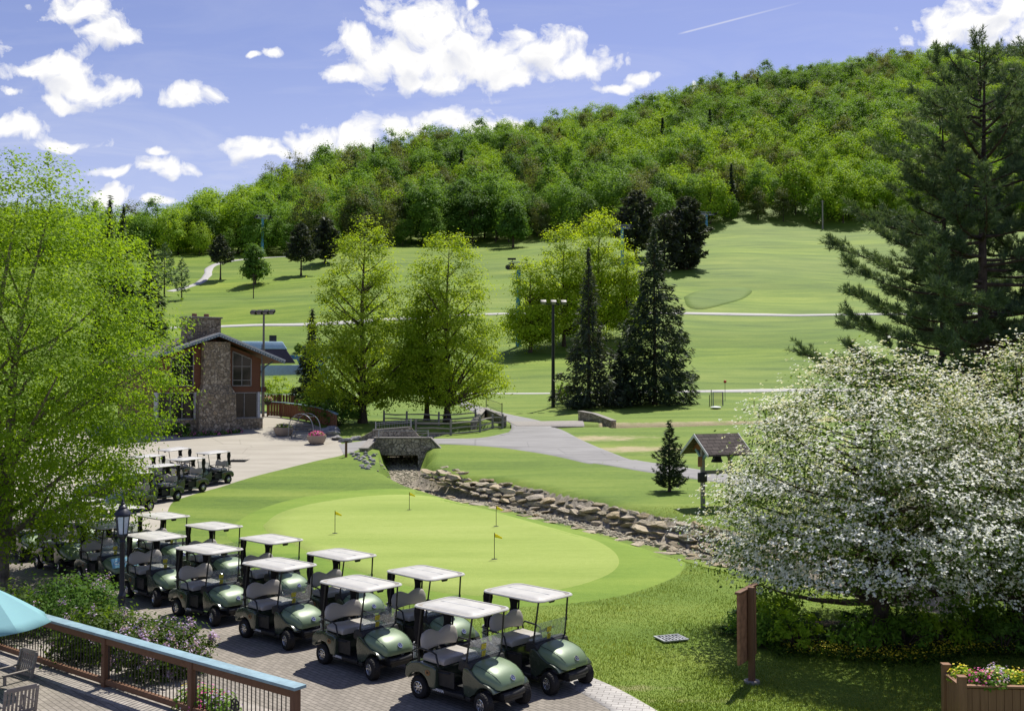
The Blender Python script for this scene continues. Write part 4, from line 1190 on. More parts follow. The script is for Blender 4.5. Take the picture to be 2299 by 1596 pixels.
def flowerbunch(par, name, c, r, h, nf, fm, nl, lm, fs=.06, seed=1):
    rg = np.random.default_rng(seed)
    for nm, n, m, s, lift in (('leaves', nl, lm, fs * 1.5, 0), (name, nf, fm, fs, .06)):
        if not n: continue
        d = unit(rg.normal(size=(n, 3))); d[:, 2] = np.abs(d[:, 2]) * 1.0 - .15
        rr = rg.random(n) ** .35
        P = np.array(c) + d * rr[:, None] * np.array([r, r, h]) + np.array([0, 0, lift])
        V, Fc = leafset(P, d + np.array([0, 0, .6]) + rg.normal(size=(n, 3)) * .3, s, .8 if nm == name else .55, rg)
        link(nm, npmesh(nm, V, [Fc], M[m], rep4(rg.random(n))), par)

def bedplant(x, y, z, r, rg, m, label, group):
    t = thing('bedding_plant', label, 'plant', (x, y, z), 0, group)
    n = 70
    d = unit(rg.normal(size=(n, 3))); d[:, 2] = np.abs(d[:, 2])
    P = d * (rg.random(n) ** .5)[:, None] * r + np.array([0, 0, .04])
    V, Fc = leafset(P, d + rg.normal(size=(n, 3)) * .4, .13, .6, rg)
    link('leaves', npmesh('leaves', V, [Fc], M['L_hosta'] if m == 'pink' else M[m], rep4(rg.random(n))), t)
    if m == 'pink':
        n = 24; d = unit(rg.normal(size=(n, 3))); d[:, 2] = np.abs(d[:, 2])
        V, Fc = leafset(d * r + np.array([0, 0, .08]), d, .09, .8, rg)
        link('blossoms', npmesh('blossoms', V, [Fc], M['pink'], rep4(rg.random(n))), t)
    return t

def shrub(x, y, z, r, h, leaf, label, rg, n, size, group=None, flower=None, nf=0, fsize=.06, cat='shrub', name='shrub', asp=.5, upn=.6, ncl=None):
    t = thing(name, label, cat, (x, y, z), 0, group)
    ncl = ncl or max(12, n // 40)
    prof = [(.08 * h, r * .55), (.3 * h, r * .95), (.6 * h, r), (.85 * h, r * .7), (h, r * .15)]
    V, Fc, v, Cc = crown(rg, prof, ncl, n // ncl, .2 * max(r, h * .5), size, asp, .4, .8, upn)
    link('leaves', npmesh('leaves', V, [Fc], M[leaf], v), t)
    mb = MB()
    for i in range(min(14, len(Cc))):
        c = Cc[i]; mb.tube([(rg.normal() * .04, rg.normal() * .04, -.05), (c[0] * .5, c[1] * .5, c[2] * .65), tuple(c)], [.02, .014, .006], 4, cap=False)
    mb.build('stem', M['bark'], t)
    if flower:
        k = max(8, nf // 26)
        rr = np.linalg.norm(Cc[:, :2], axis=1) / r + Cc[:, 2] / h
        idx = np.argsort(-rr)[:max(k, len(Cc) * 2 // 3)]
        cc = Cc[rg.choice(idx, k)] * np.array([1.06, 1.06, 1.0]) + np.array([0, 0, .08 * h])
        kk = np.repeat(np.arange(k), nf // k); m = len(kk)
        off = rg.normal(size=(m, 3)) * np.array([.05, .05, .075]) * (fsize / .05)
        V, Fc = leafset(cc[kk] + off, off + rg.normal(size=(m, 3)) * .05 + np.array([0, 0, .03]), fsize, .85, rg)
        link('blossom', npmesh('blossom', V, [Fc], M[flower], rep4(np.clip(rg.normal(.5, .25, m), 0, 1))), t)
    return t
build_lodge()

# ================================================================== SMALL THINGS ON THE PLAZA
def tubowl(px, py, r, h, fm, label, flab, seed):
    g = G(px, py)
    t = thing('planter_bowl', label, 'planter', (g.x, g.y, g.z + .02))
    mb = MB(); mb.lathe([(r * .62, 0), (r * .82, h * .25), (r * .98, h * .75), (r, h), (r * .9, h), (r * .88, h * .8)], 24); mb.build('bowl', M['bowl'], t)
    mb = MB(); mb.lathe([(r * .89, h * .78), (r * .89, h * .84)], 24); mb.build('soil', M['soil'], t)
    f = thing('potted_flowers', flab, 'flowers', (g.x, g.y, g.z + .02 + h * .85))
    flowerbunch(f, 'blossoms', (0, 0, .05), r * .95, .42, 420 if fm == 'pink' else 120, fm, 420, 'L_mgreen', .11, seed)
tubowl(637, 978, .78, .62, 'mixflower', 'round concrete planter beside the lodge end of the bench', 'green and coral bedding plants in the planter by the lodge', 4)
tubowl(711, 997, .70, .60, 'pink', 'round concrete planter at the right end of the bench', 'hot pink petunias in the planter right of the bench', 5)

def bench():
    g = G(678, 985); t = thing('arch_bench', 'dark metal bench under a tubular steel arch', 'bench', (g.x, g.y, g.z + .02), R(-24))
    mb = MB()
    for i in range(5): mb.box((0, -.2 + i * .1, .45), (1.75, .07, .03))
    mb.build('seat', M['iron'], t, bevel=.006)
    mb = MB()
    for i in range(4): mb.box((0, .28 + i * .03, .58 + i * .12), (1.75, .03, .08))
    mb.build('backrest', M['iron'], t, bevel=.006)
    for x in (-.82, .82):
        for y in (-.2, .25):
            mb = MB(); mb.tube([(x, y, 0), (x, y, .45)], .025, 6); mb.build('leg', M['iron'], t)
        mb = MB(); mb.tube([(x, -.24, .45), (x, -.25, .68), (x, -.1, .7), (x, .32, .68)], .022, 6); mb.build('armrest', M['iron'], t)
    for y in (-.15, .75):
        mb = MB(); mb.tube([(-1.15 , y, 0)] + [(-1.1 * math.cos(a), y, .75 + 1.1 * math.sin(a)) for a in np.linspace(0, math.pi, 14)] + [(1.15, y, 0)], .03, 6); mb.build('arch', M['steel'], t, smooth=60)
    for a in (.9, 1.57, 2.2):
        mb = MB(); mb.tube([(-1.1 * math.cos(a), -.15, .75 + 1.1 * math.sin(a)), (-1.1 * math.cos(a), .75, .75 + 1.1 * math.sin(a))], .02, 5); mb.build('crossbar', M['steel'], t)
bench()
def floor_grate(px, py, w, d, label, mat, rz=0, bars=6):
    g = G(px, py); t = thing('drain_grate', label, 'drain', (g.x, g.y, g.z + .035), rz)
    mb = MB()
    for x in (-w / 2, w / 2): mb.box((x, 0, .012), (.05, d + .05, .03))
    for y in (-d / 2, d / 2): mb.box((0, y, .012), (w - .05, .05, .03))
    mb.build('frame', M[mat], t)
    mb = MB()
    for i in range(bars): mb.box((-w / 2 + (i + .5) * w / bars, 0, .008), (w / bars * .45, d - .05, .02))
    for y in (-d / 6, d / 6): mb.box((0, y, .006), (w - .05, .03, .016))
    mb.build('grating', M[mat], t)
    mb = MB(); mb.box((0, 0, -.012), (w, d, .012)); mb.build('pit', M['ink'], t)
floor_grate(538, 1034, 1.0, 1.3, 'dark square drain grate set in the tan plaza', 'dark')
floor_grate(1507, 1436, .62, .5, 'pale iron drain grate set in the lawn near the sign', 'steel', R(20), 7)

g = G(777, 1026); t = thing('light_bollard', 'short wooden post with a flat cap at the grass corner', 'post', (g.x, g.y, g.z - .05), R(10))
mb = MB(); mb.lathe([(.085, 0), (.08, 1.05)], 10); mb.build('post', M['woodz'], t)
mb = MB(); mb.box((0, 0, 1.1), (.26, .2, .08)); mb.build('cap', M['dark'], t, bevel=.02)

# ------------------------------------------------------------------ rocks
def rock_mesh(seed, flat=.55, n=3):
    bm = bmesh.new(); bmesh.ops.create_icosphere(bm, subdivisions=n, radius=1)
    q = random.Random(seed); pl = [(Vector((q.gauss(0, 1), q.gauss(0, 1), q.gauss(0, 1))).normalized(), q.uniform(.42, .82)) for _ in range(11)]
    pl += [(Vector((0, 0, 1)), q.uniform(.55, .75)), (Vector((0, 0, -1)), .6)]
    from mathutils import noise
    off = Vector((q.uniform(0, 50), 0, 0))
    for v in bm.verts:
        p = v.co.copy()
        for nn, d in pl:
            e = p.dot(nn) - d
            if e > 0: p -= nn * e * .98
        p *= 1 + .10 * noise.noise(p * 2.2 + off) + .05 * noise.noise(p * 6 + off)
        v.co = (p.x, p.y * .8, p.z * flat)
    me = bpy.data.meshes.new('boulder'); bm.to_mesh(me); bm.free()
    me.polygons.foreach_set('use_smooth', [True] * len(me.polygons)); me.set_sharp_from_angle(angle=R(28))
    return me
RK = [rock_mesh(i, rnd.uniform(.42, .62)) for i in range(9)]
for m in RK: m.materials.append(M['rock'])
RKG = [rock_mesh(50 + i, .7) for i in range(5)]
for m in RKG: m.materials.append(M['rockgrey'])
def rock(me, loc, sc, rz, label, group, tilt=.12):
    o = link('boulder', me); o.location = loc; o.scale = sc if hasattr(sc, '__len__') else (sc,) * 3
    o.rotation_euler = (rnd.uniform(-tilt, tilt), rnd.uniform(-tilt, tilt), rz)
    return tag(o, label, 'boulder', group)
# stacked wall along the far bank of the creek
def creek_pts(i0, i1, step):
    P = CR[i0:i1 + 1, :2]; s = np.concatenate([[0], np.cumsum(np.hypot(*np.diff(P, axis=0).T))]); u = np.arange(0, s[-1], step)
    X = np.interp(u, s, P[:, 0]); Yv = np.interp(u, s, P[:, 1])
    T = np.stack([np.gradient(X), np.gradient(Yv)], 1); T /= np.linalg.norm(T, axis=1, keepdims=True)
    return X, Yv, T
X, Yv, T = creek_pts(9, 18, .1)
Ltot = len(X) * .1
for row, (dist, zf_, smin, smax) in enumerate(((.50, .02, .34, .55), (.70, .26, .40, .72), (.95, .50, .42, .78), (1.25, .72, .34, .55))):
    u = rnd.uniform(0, .4) + (2.4 if row > 1 else 1.2)
    while u < min(Ltot - .3, 31):
        s = rnd.uniform(smin, smax); i = min(int((u + s * .8) / .1), len(X) - 1)
        nx, ny = -T[i][1], T[i][0]
        d = dist + rnd.uniform(-.1, .1)
        x, y = X[i] + nx * d, Yv[i] + ny * d
        zb = float(zstep(X[i] - nx * .3, Yv[i] - ny * .3)) - .35
        if row == 3 and rnd.random() < .35: u += s * 1.3; continue
        rz = math.atan2(T[i][1], T[i][0]) + rnd.uniform(-.3, .3) + (math.pi if rnd.random() < .5 else 0)
        rock(rnd.choice(RK), (x, y, zb + zf_ + rnd.uniform(-.05, .05)), (s * rnd.uniform(1.0, 1.5), s * rnd.uniform(.8, 1.05), s * rnd.uniform(.5, .72)), rz,
             ('tan flat boulder at the foot of the stacked creek wall', 'tan flat boulder in the lower middle course of the stacked creek wall', 'tan flat boulder in the upper middle course of the stacked creek wall', 'tan flat capstone on top of the stacked creek wall')[row],
             ('foot stones', 'lower middle stones', 'upper middle stones', 'capstones')[row] + ' of the creek wall')
        u += s * rnd.uniform(1.45, 1.9)
# flat slabs on the near lip of the creek
for i in range(14):
    k = int((9 + i * 1.55 + rnd.uniform(-.4, .4)) / .1)
    if k >= len(X): break
    nx, ny = -T[k][1], T[k][0]; d = -.72 + rnd.uniform(-.15, .2)
    x, y = X[k] + nx * d, Yv[k] + ny * d
    rock(rnd.choice(RK), (x, y, float(zfull(x, y)) + .0), (rnd.uniform(.5, .8), rnd.uniform(.4, .55), .16), rnd.uniform(0, 6), 'pale flat slab lying along the green side of the creek', 'flat slabs along the green side of the creek', .05)
for i in range(46):
    k = rnd.randrange(10, len(X) - 60)
    nx, ny = -T[k][1], T[k][0]; d = rnd.uniform(-.6, .4)
    x, y = X[k] + nx * d, Yv[k] + ny * d; s = rnd.uniform(.16, .34)
    rock(rnd.choice(RK), (x, y, float(zfull(x, y)) + s * .15), (s * 1.2, s, s * .9), rnd.uniform(0, 6), 'loose tan stone lying in the dry creek bed', 'loose stones in the creek bed')
# cobbles: nobody would count them
def cobbles():
    rg = np.random.default_rng(9)
    base = RKG[0]; bv = np.zeros(len(base.vertices) * 3); me0 = rock_mesh(77, .6, 1)
    bv = np.zeros(len(me0.vertices) * 3); me0.vertices.foreach_get('co', bv); bv = bv.reshape(-1, 3)
    bf = np.array([tuple(p.vertices) for p in me0.polygons])
    Vs = []; Fs = []; o = 0
    Xa, Ya, Ta = creek_pts(7, 18, .1)
    for i in range(2600):
        k = rg.integers(0, len(Xa)); nx, ny = -Ta[k][1], Ta[k][0]
        wd_ = .9 if k < 160 else .32
        d = rg.normal(-.12, wd_ * .75)
        d = max(-2.2 * wd_, min(.9, d))
        x, y = Xa[k] + nx * d, Ya[k] + ny * d; s = rg.uniform(.05, .15)
        a = rg.uniform(0, 6.28); c_, s_ = math.cos(a), math.sin(a)
        v = bv * s * rg.uniform(.7, 1.3, 3)
        Vs.append(np.stack([v[:, 0] * c_ - v[:, 1] * s_ + x, v[:, 0] * s_ + v[:, 1] * c_ + y, v[:, 2] + float(zfull(x, y)) + s * .2], 1)); Fs.append(bf + o); o += len(bv)
    o_ = link('creek_gravel', npmesh('creek_gravel', np.concatenate(Vs), [np.concatenate(Fs)], M['pebble']))
    o_['kind'] = 'stuff'; tag(o_, 'bed of pale cobbles and gravel along the creek', 'gravel')
cobbles()
for i, (px, py, s) in enumerate(((800, 1022, .3), (815, 1028, .34), (832, 1033, .3), (808, 1034, .28), (825, 1040, .32), (790, 1020, .25), (820, 1018, .26), (838, 1024, .27), (812, 1046, .25), (798, 1031, .25), (818, 1037, .24), (828, 1047, .26), (835, 1043, .24), (804, 1026, .22), (822, 1023, .24), (793, 1025, .2), (829, 1027, .22), (815, 1051, .22), (838, 1036, .25), (824, 1053, .22))):
    g = G(px, py); rock(RKG[i % 5], (g.x, g.y, float(zfull(g.x, g.y)) + .02), s, i * 1.3, 'grey riprap stone heaped left of the stone bridge', 'riprap stones left of the bridge', .4)
for i, (px, py, s) in enumerate(((738, 978, .75), (757, 986, .6), (773, 992, .5), (725, 970, .62), (795, 988, .55), (748, 968, .7))):
    g = G(px, py); rock(RKG[i % 5], (g.x, g.y, g.z + .1), (s * 1.3, s, s * .8), i * 1.7, ('large grey boulder behind the pink planter', 'grey boulder between the pink planter and ramp rail', 'low grey boulder near the short post', 'grey boulder beside the bench back', 'flat grey boulder left of the bridge wall', 'grey boulder under the end of the blue capped rail')[i], None, .2)

# ------------------------------------------------------------------ stone bridges
def wallrun(mb, pts, th, hts, mx=None):
    """a masonry wall along (x, y, zbase) with top heights"""
    n = len(pts); P = [Vector((p[0], p[1], 0)) for p in pts]
    rings = []
    for i in range(n):
        d = (P[min(i + 1, n - 1)] - P[max(i - 1, 0)]).normalized(); nn = Vector((-d.y, d.x, 0)) * th / 2
        a, b = P[i] - nn, P[i] + nn
        rings.append([(a.x, a.y, pts[i][2]), (b.x, b.y, pts[i][2]), (b.x, b.y, hts[i]), (a.x, a.y, hts[i])])
    mb.loft(rings, mx)
def near_bridge():
    A, B = G(845, 1003), G(985, 1003)      # ends of the parapet at road level
    d = (B - A); L = math.hypot(d.x, d.y); a = math.atan2(d.y, d.x)
    z = (A.z + B.z) / 2
    t = thing('stone_bridge', 'near fieldstone bridge wall with a square culvert opening over the creek', 'bridge', (A.x, A.y - .35, z), a)
    # local x along the parapet; opening from .18 L to .62 L
    mb = MB()
    x0, x1 = .09 * L, .68 * L
    mb.prism([(-.1, -1.9), (x0, -1.9), (x0, -.55), (x1, -.55), (x1, -1.9), (L * 1.05, -1.9), (L * 1.06, -.3), (L * .86, .62), (.02 * L, .62), (-.1, .2)], -.25, .25)
    w = mb.build('wall', M['stone2'], t, bevel=.03, smooth=0)
    mb = MB(); mb.prism([(-.12, .623), (L * .87, .623), (L * .88, .70), (-.12, .70)], -.32, .32); mb.prism([(L * .875, .63), (L * 1.07, -.27), (L * 1.08, -.19), (L * .885, .70)], -.32, .32); mb.build('coping', M['cap'], w, smooth=0)
    mb = MB(); mb.prism([(x1, -.55), (x1 + .3, -.55), (x1 + .3, -1.9), (x1, -1.9)], .25, 3.2); mb.prism([(x0 - .3, -.55), (x0, -.55), (x0, -1.9), (x0 - .3, -1.9)], .25, 3.2); mb.prism([(x0 - .3, -.3), (x1 + .3, -.3), (x1 + .3, -.549), (x0 - .3, -.549)], .25, 3.2); mb.build('culvert', M['stone2'], t, smooth=0)
    # left wing wall coming toward the camera
    mb = MB(); mb.loft([[(.0, .2, -1.9), (-.5, .2, -1.9), (-.5, .2, .50), (.0, .2, .50)], [(-.25, -2.0, -1.9), (-.8, -2.0, -1.9), (-.8, -2.0, .0), (-.25, -2.0, .0)]]); ww = mb.build('wing_wall', M['stone2'], t, smooth=0)
    mb = MB(); mb.loft([[(.05, .2, .502), (-.55, .2, .502), (-.55, .2, .57), (.05, .2, .57)], [(-.2, -2.05, .002), (-.85, -2.05, .002), (-.85, -2.05, .07), (-.2, -2.05, .07)]]); mb.build('wing_coping', M['cap'], ww, smooth=0)
    mb = MB()
    mb.loft([[(L * 1.05, -.25, -1.9), (L * 1.05, .25, -1.9), (L * 1.05, .25, -.3), (L * 1.05, -.25, -.3)], [(L * 1.2, 1.3, -1.9), (L * 1.2, 1.8, -1.9), (L * 1.2, 1.8, -.35), (L * 1.2, 1.3, -.35)]]); mb.build('return_wall', M['stone2'], t, smooth=0)
    # thin rail on top
    mb = MB(); mb.tube([(.05 * L, 0, 1.15), (.84 * L, 0, 1.15)], .025, 6)
    for u in (.05, .84): mb.tube([(u * L, 0, .7), (u * L, 0, 1.2)], .045, 6)
    mb.tube([(.84 * L, 0, 1.1), (.69 * L, .05, .72)], .012, 5)
    mb.build('handrail', M['steel'], t)
near_bridge()
def far_parapet():
    A, B = G(812, 990), G(945, 988)
    d = B - A; L = math.hypot(d.x, d.y); a = math.atan2(d.y, d.x)
    t = thing('stone_parapet', 'low arched stone parapet on the far side of the near bridge', 'wall', (A.x, A.y + .5, (A.z + B.z) / 2), a)
    mb = MB(); mb.prism([(-.6, -1.2), (L, -1.2), (L * 1.02, .05), (L * .82, .95), (.18 * L, .72), (-.1 * L, .1)], -.2, .2); w = mb.build('wall', M['stone2'], t, smooth=0, bevel=.02)
    mb = MB(); mb.prism([(.17 * L, .722), (L * .83, .952), (L * .83, 1.02), (.17 * L, .80)], -.27, .27); mb.build('coping', M['cap'], w)
    mb = MB(); mb.tube([(.22 * L, 0, 1.25), (.82 * L, 0, 1.5)], .02, 6); mb.tube([(.22 * L, 0, 1.12), (.82 * L, 0, 1.35)], .012, 5)
    for u, zz in ((.22, .75), (.82, .95)): mb.tube([(u * L, 0, zz), (u * L, 0, zz + .62)], .045, 6)
    for i in range(14):
        u = .24 + .56 * i / 13; mb.tube([(u * L, 0, .80 + .2 * (u - .22) / .6), (u * L, 0, 1.25 + .25 * (u - .22) / .6)], .009, 4)
    mb.build('railing', M['steel'], t)
far_parapet()
def junction_wall():
    A, B, C_ = G(1062, 958), G(1088, 938), G(1132, 952)
    t = thing('corner_wall', 'short dark stone corner wall with an iron railing by the fence end', 'wall', (B.x, B.y, B.z))
    f = lambda p: (p.x - B.x, p.y - B.y)
    mb = MB(); wallrun(mb, [(*f(A), -.6), (*f(B), -.6)], .4, [.15, .95]); wallrun(mb, [(*f(B), -.6), (*f(C_), -1.2)], .4, [.95, .55]); w = mb.build('wall', M['stone2'], t, smooth=0)
    mb = MB(); wallrun(mb, [(*f(A), .152), (*f(B), .952)], .5, [.22, 1.02]); wallrun(mb, [(*f(B), .953), (*f(C_), .553)], .5, [1.02, .62]); mb.build('coping', M['cap'], w, smooth=0)
    mb = MB(); c = f(C_); p0 = Vector((.15, 0, 1.0)); p1 = Vector((c[0] * .9, c[1] * .9, .68))
    for p in (p0, p1): mb.tube([p, p + Vector((0, 0, 1.0))], .045, 6)
    for q in (.9, .2): mb.tube([p0 + Vector((0, 0, q)), p1 + Vector((0, 0, q))], .02, 5)
    for i in range(1, 14):
        p = p0.lerp(p1, i / 14); mb.tube([p + Vector((0, 0, .2)), p + Vector((0, 0, .9))], .009, 4)
    mb.build('railing', M['iron'], t)
junction_wall()
def right_wall():
    A, B = G(1303, 945), G(1377, 958)
    A = Vector((at(1303, 945, 90).x, 90.0, 0)); A.z = float(zstep(A.x, A.y)); B = Vector((at(1378, 962, 84.5).x, 84.5, 0)); B.z = float(zstep(B.x, B.y))
    t = thing('sloping_stone_wall', 'sloping grey stone wing wall at the far right path crossing', 'wall', A)
    d = B - A
    mb = MB(); wallrun(mb, [(0, 0, -1.2), (d.x * .45, d.y * .45, -1.4), (d.x, d.y, -1.6)], .45, [.85, .7, .2]); w = mb.build('wall', M['stone2'], t, smooth=0)
    mb = MB(); wallrun(mb, [(0, 0, .853), (d.x * .45, d.y * .45, .703), (d.x, d.y, .203)], .55, [.92, .77, .27]); mb.build('coping', M['cap'], w, smooth=0)
right_wall()

# ------------------------------------------------------------------ split rail fence
def rail_fence(pts, label, h=1.0, group=None):
    P = [G(a, b) for a, b in pts]
    t = thing('split_rail_fence', label, 'fence', P[0], 0, group)
    for i, p in enumerate(P):
        mb = MB(); q = p - P[0]; mb.tube([(q.x, q.y, q.z - .3), (q.x + rnd.uniform(-.03, .03), q.y, q.z + h + .18)], [.095, .085], 7); mb.build('post', M['rail_wood'], t)
    for a, b in zip(P[:-1], P[1:]):
        a = a - P[0]; b = b - P[0]
        for zz in (.9 * h, .5 * h, .12 * h)[:3 if h > .9 else 2]:
            mb = MB(); m = a.lerp(b, .5)
            o = rnd.uniform(-.05, .05)
            mb.tube([(a.x, a.y, a.z + zz), (m.x, m.y, m.z + zz + o), (b.x, b.y, b.z + zz - .02)], [.055, .07, .055], 6); mb.build('rail', M['rail_wood'], t)
rail_fence(((934, 976), (1012, 977), (1078, 970), (1106, 962), (1128, 962)), 'weathered split rail fence in front of the sunken creek pool', 1.0)
rail_fence(((862, 952), (913, 953), (985, 955), (1068, 948)), 'weathered split rail fence behind the sunken creek pool, under the maples', .95)

# ------------------------------------------------------------------ plank guard rails with a blue cap
def guard(pts, h, label):
    P = [G(a, b) for a, b in pts]; Q = resample([(p.x, p.y) for p in P], .34)
    o = Vector((Q[0][0], Q[0][1], float(zstep(*Q[0]))))
    t = thing('plank_guardrail', label, 'railing', o)
    cap = []
    mb = MB(); mb2 = MB()
    for i in range(len(Q)):
        x, y = Q[i]; z = float(zstep(x, y)) - o.z; cap.append((x - o.x, y - o.y, z + h))
        if i < len(Q) - 1:
            ang = math.atan2(Q[i + 1][1] - y, Q[i + 1][0] - x); m = Matrix.Rotation(ang, 3, 'Z')
            mb.box(((x + Q[i + 1][0]) / 2 - o.x, (y + Q[i + 1][1]) / 2 - o.y, z + h * .49), (.26, .05, h * .86), rot=m)
        if i % 5 == 0: mb2.tube([(x - o.x, y - o.y + .06, z - .2), (x - o.x, y - o.y + .06, z + h)], .07, 4)
    mb.build('plank_panel', M['rust'], t); mb2.build('post', M['cedar'], t)
    mb = MB()
    for a, b in zip(cap[:-1], cap[1:]): mb.beam(a, Vector(b) + (Vector(b) - Vector(a)) * .08, .26, .06)
    mb.build('cap_board', M['bluecap'], t, smooth=0)
    mb = MB()
    for a, b in zip(cap[:-1], cap[1:]): mb.beam(Vector(a) - Vector((0, 0, h * .85)), Vector(b) - Vector((0, 0, h * .85)), .09, .09)
    mb.build('bottom_rail', M['cedar'], t)
guard(((600, 935), (640, 938), (690, 946), (735, 957), (756, 968)), 1.35, 'curved plank guardrail with a blue cap beside the bench')
guard(((592, 908), (625, 908), (662, 910), (700, 925)), 1.2, 'plank guardrail with a blue cap on the ramp behind the lodge corner')

# ------------------------------------------------------------------ flags on the green
for px, py, hh, lb in ((752, 1198, 1.05, 'yellow flag pin on the left side of the putting green'), (919, 1145, .95, 'yellow flag pin at the far end of the putting green'), (1114, 1182, 1.0, 'yellow flag pin at the right, far half of the putting green'), (1110, 1256, 1.05, 'yellow flag pin nearest the camera on the putting green')):
    g = G(px, py); t = thing('flag_pin', lb, 'golf flag', (g.x, g.y, g.z + .03))
    s = hh * .86
    mb = MB(); mb.tube([(0, 0, -.05), (0, 0, s)], .013, 6); mb.build('pole', M['ink'], t)
    mb = MB(); mb.lathe([(.06, .001), (.075, .004)], 14); mb.lathe([(.11, -.012), (.11, -.0005)], 14); mb.build('cup', M['ink'], t)
    mb = MB()
    pts = [[(.013 + u * .26, .03 * math.sin(u * 6) , s - .02 - .14 * v - .14 * u * (1 - v) * .6 - u * .05) for v in (0, .5, 1)] for u in np.linspace(0, 1, 7)]
    pts = [[(x, y, z) for (x, y, z) in r] for r in pts]
    mb.loft(pts, closed=False, caps=False); f = mb.build('flag', M['flagy'], t)
    so_ = f.modifiers.new('thickness', 'SOLIDIFY'); so_.thickness = .004

# ------------------------------------------------------------------ lamp post by the lilac
def lamp_post():
    x, y = at(273, 1400, 24.6).x, 24.6
    t = thing('street_lamp', 'dark Victorian lantern lamp post standing by the lilac', 'lamp post', (x, y, 0))
    mb = MB(); mb.lathe([(.17, 0), (.17, .10), (.13, .14), (.125, .55), (.145, .58), (.12, .64), (.085, .68), (.08, .95), (.095, .98), (.075, 1.02), (.062, 1.10), (.055, 2.25), (.08, 2.28), (.06, 2.32), (.10, 2.40), (.12, 2.42)], 16); mb.build('post', M['lampiron'], t, smooth=50)
    # tapered six-sided lantern
    mb = MB(); mb.lathe([(.115, 2.47), (.165, 2.90)], 6); g = mb.build('lamp_glass', M['lampglass'], t, smooth=0)
    mb = MB()
    for k in range(6):
        a = math.pi * k / 3; mb.beam((.118 * math.cos(a), .118 * math.sin(a), 2.46), (.17 * math.cos(a), .17 * math.sin(a), 2.91), .022, .022)
    mb.lathe([(.13, 2.42), (.135, 2.47), (.11, 2.475)], 6); mb.lathe([(.17, 2.89), (.195, 2.92), (.185, 2.95)], 6)
    mb.build('lantern_frame', M['lampiron'], g, smooth=0)
    mb = MB(); mb.lathe([(.215, 2.94), (.2, 2.98), (.13, 3.06), (.10, 3.09), (.105, 3.12), (.07, 3.16), (.04, 3.18), (.05, 3.22), (.02, 3.26), (.028, 3.29), (.004, 3.33)], 12); mb.build('lantern_cap', M['lampiron'], t, smooth=40)
lamp_post()

# ------------------------------------------------------------------ terrace: boards, ledge, railing, table, chairs, parasol
RA, RB = Vector((-9.75, 21.6, 0)), Vector((-3.57, 16.9, 0))      # railing line
rdir = (RB - RA).normalized(); rn = Vector((-rdir.y, rdir.x, 0))   # rn points to the paving
if rn.y < 0: rn = -rn
RA = RA - rdir * 3.2
DZ = -.45
def terrace():
    c = RA.lerp(RB, .5); L = (RB - RA).length
    # ledge under the railing and the lower board floor; structure of the place
    mb = MB(); mb.beam(RA - rdir * 2 + rn * .30 + Vector((0, 0, -.30)), RB + rdir * .4 + rn * .30 + Vector((0, 0, -.30)), 1.6, .66)
    struct(mb.build('concrete_ledge', M['concrete'], None, bevel=.02))
    mb = MB()
    n = 46
    for i in range(n):
        o = -rn * (.56 + .075 + i * .15)
        mb.beam(RA - rdir * 6 + o + Vector((0, 0, DZ - .02)), RB + rdir * 3 + o + Vector((0, 0, DZ - .02)), .14, .04)
    struct(mb.build('terrace_floor', M['deckw'], None, smooth=0))
    t = thing('terrace_railing', 'brown wooden railing with a pale blue cap and black balusters', 'railing', RA)
    posts = [0, (.345), (.66), 1.0]
    pu = [(Vector((p[0], p[1], 0)) - RA).dot(rdir) for p in (at(200, 1547, 20.15), at(415, 1590, 18.55))]
    us = [.15, pu[0], pu[1], L - .07]
    us = [us[0] + 0, *us[1:]]
    for u in us:
        p = rdir * u
        mb = MB(); m = Matrix.Rotation(math.atan2(rdir.y, rdir.x), 3, 'Z'); mb.box((p.x, p.y, .52), (.13, .13, 1.02), rot=m); mb.build('post', M['woodz'], t, bevel=.008)
    mb = MB(); mb.beam(rdir * -1.5 + Vector((0, 0, 1.075)), rdir * (L + .06) + Vector((0, 0, 1.075)), .26, .055); mb.build('cap_board', M['bluecap'], t, bevel=.008)
    for a, b in zip([-1.4] + us[:-1], us):
        if b - a < .3: continue
        mb = MB(); mb.beam(rdir * (a + .065) + Vector((0, 0, .965)), rdir * (b - .065) + Vector((0, 0, .965)), .09, .155); tr = mb.build('top_rail', M['wood'], t, bevel=.006)
        mb = MB(); mb.beam(rdir * (a + .065) + Vector((0, 0, .14)), rdir * (b - .065) + Vector((0, 0, .14)), .09, .11); mb.build('bottom_rail', M['wood'], t, bevel=.006)
        k = int((b - a) / .118)
        mb = MB()
        for i in range(k):
            u = a + .065 + (b - a - .13) * (i + .5) / k
            p = rdir * u; mb.tube([(p.x, p.y, .17), (p.x, p.y, .93)], .0105, 6)
        mb.build('baluster_panel', M['iron'], t)
    # wheel ornament in the last bay
    u = us[2] + .44 * (us[3] - us[2])
    p = rdir * u; mx = Matrix.Translation((p.x, p.y, .46)) @ Matrix.Rotation(math.atan2(rdir.y, rdir.x), 4, 'Z') @ Matrix.Rotation(R(90), 4, 'X')
    mb = MB()
    mb.tube([(.105 * math.cos(a), .105 * math.sin(a), 0) for a in np.linspace(0, 2 * math.pi, 25)], .014, 6, mx, cap=False)
    for k in range(3):
        a = math.pi * k / 3 + .3; mb.beam((-.1 * math.cos(a), -.1 * math.sin(a), 0), (.1 * math.cos(a), .1 * math.sin(a), 0), .035, .015, mx)
    mb.lathe([(.03, -.012), (.03, .012)], 10, mx)
    mb.build('wheel_ornament', M['iron'], t)
terrace()

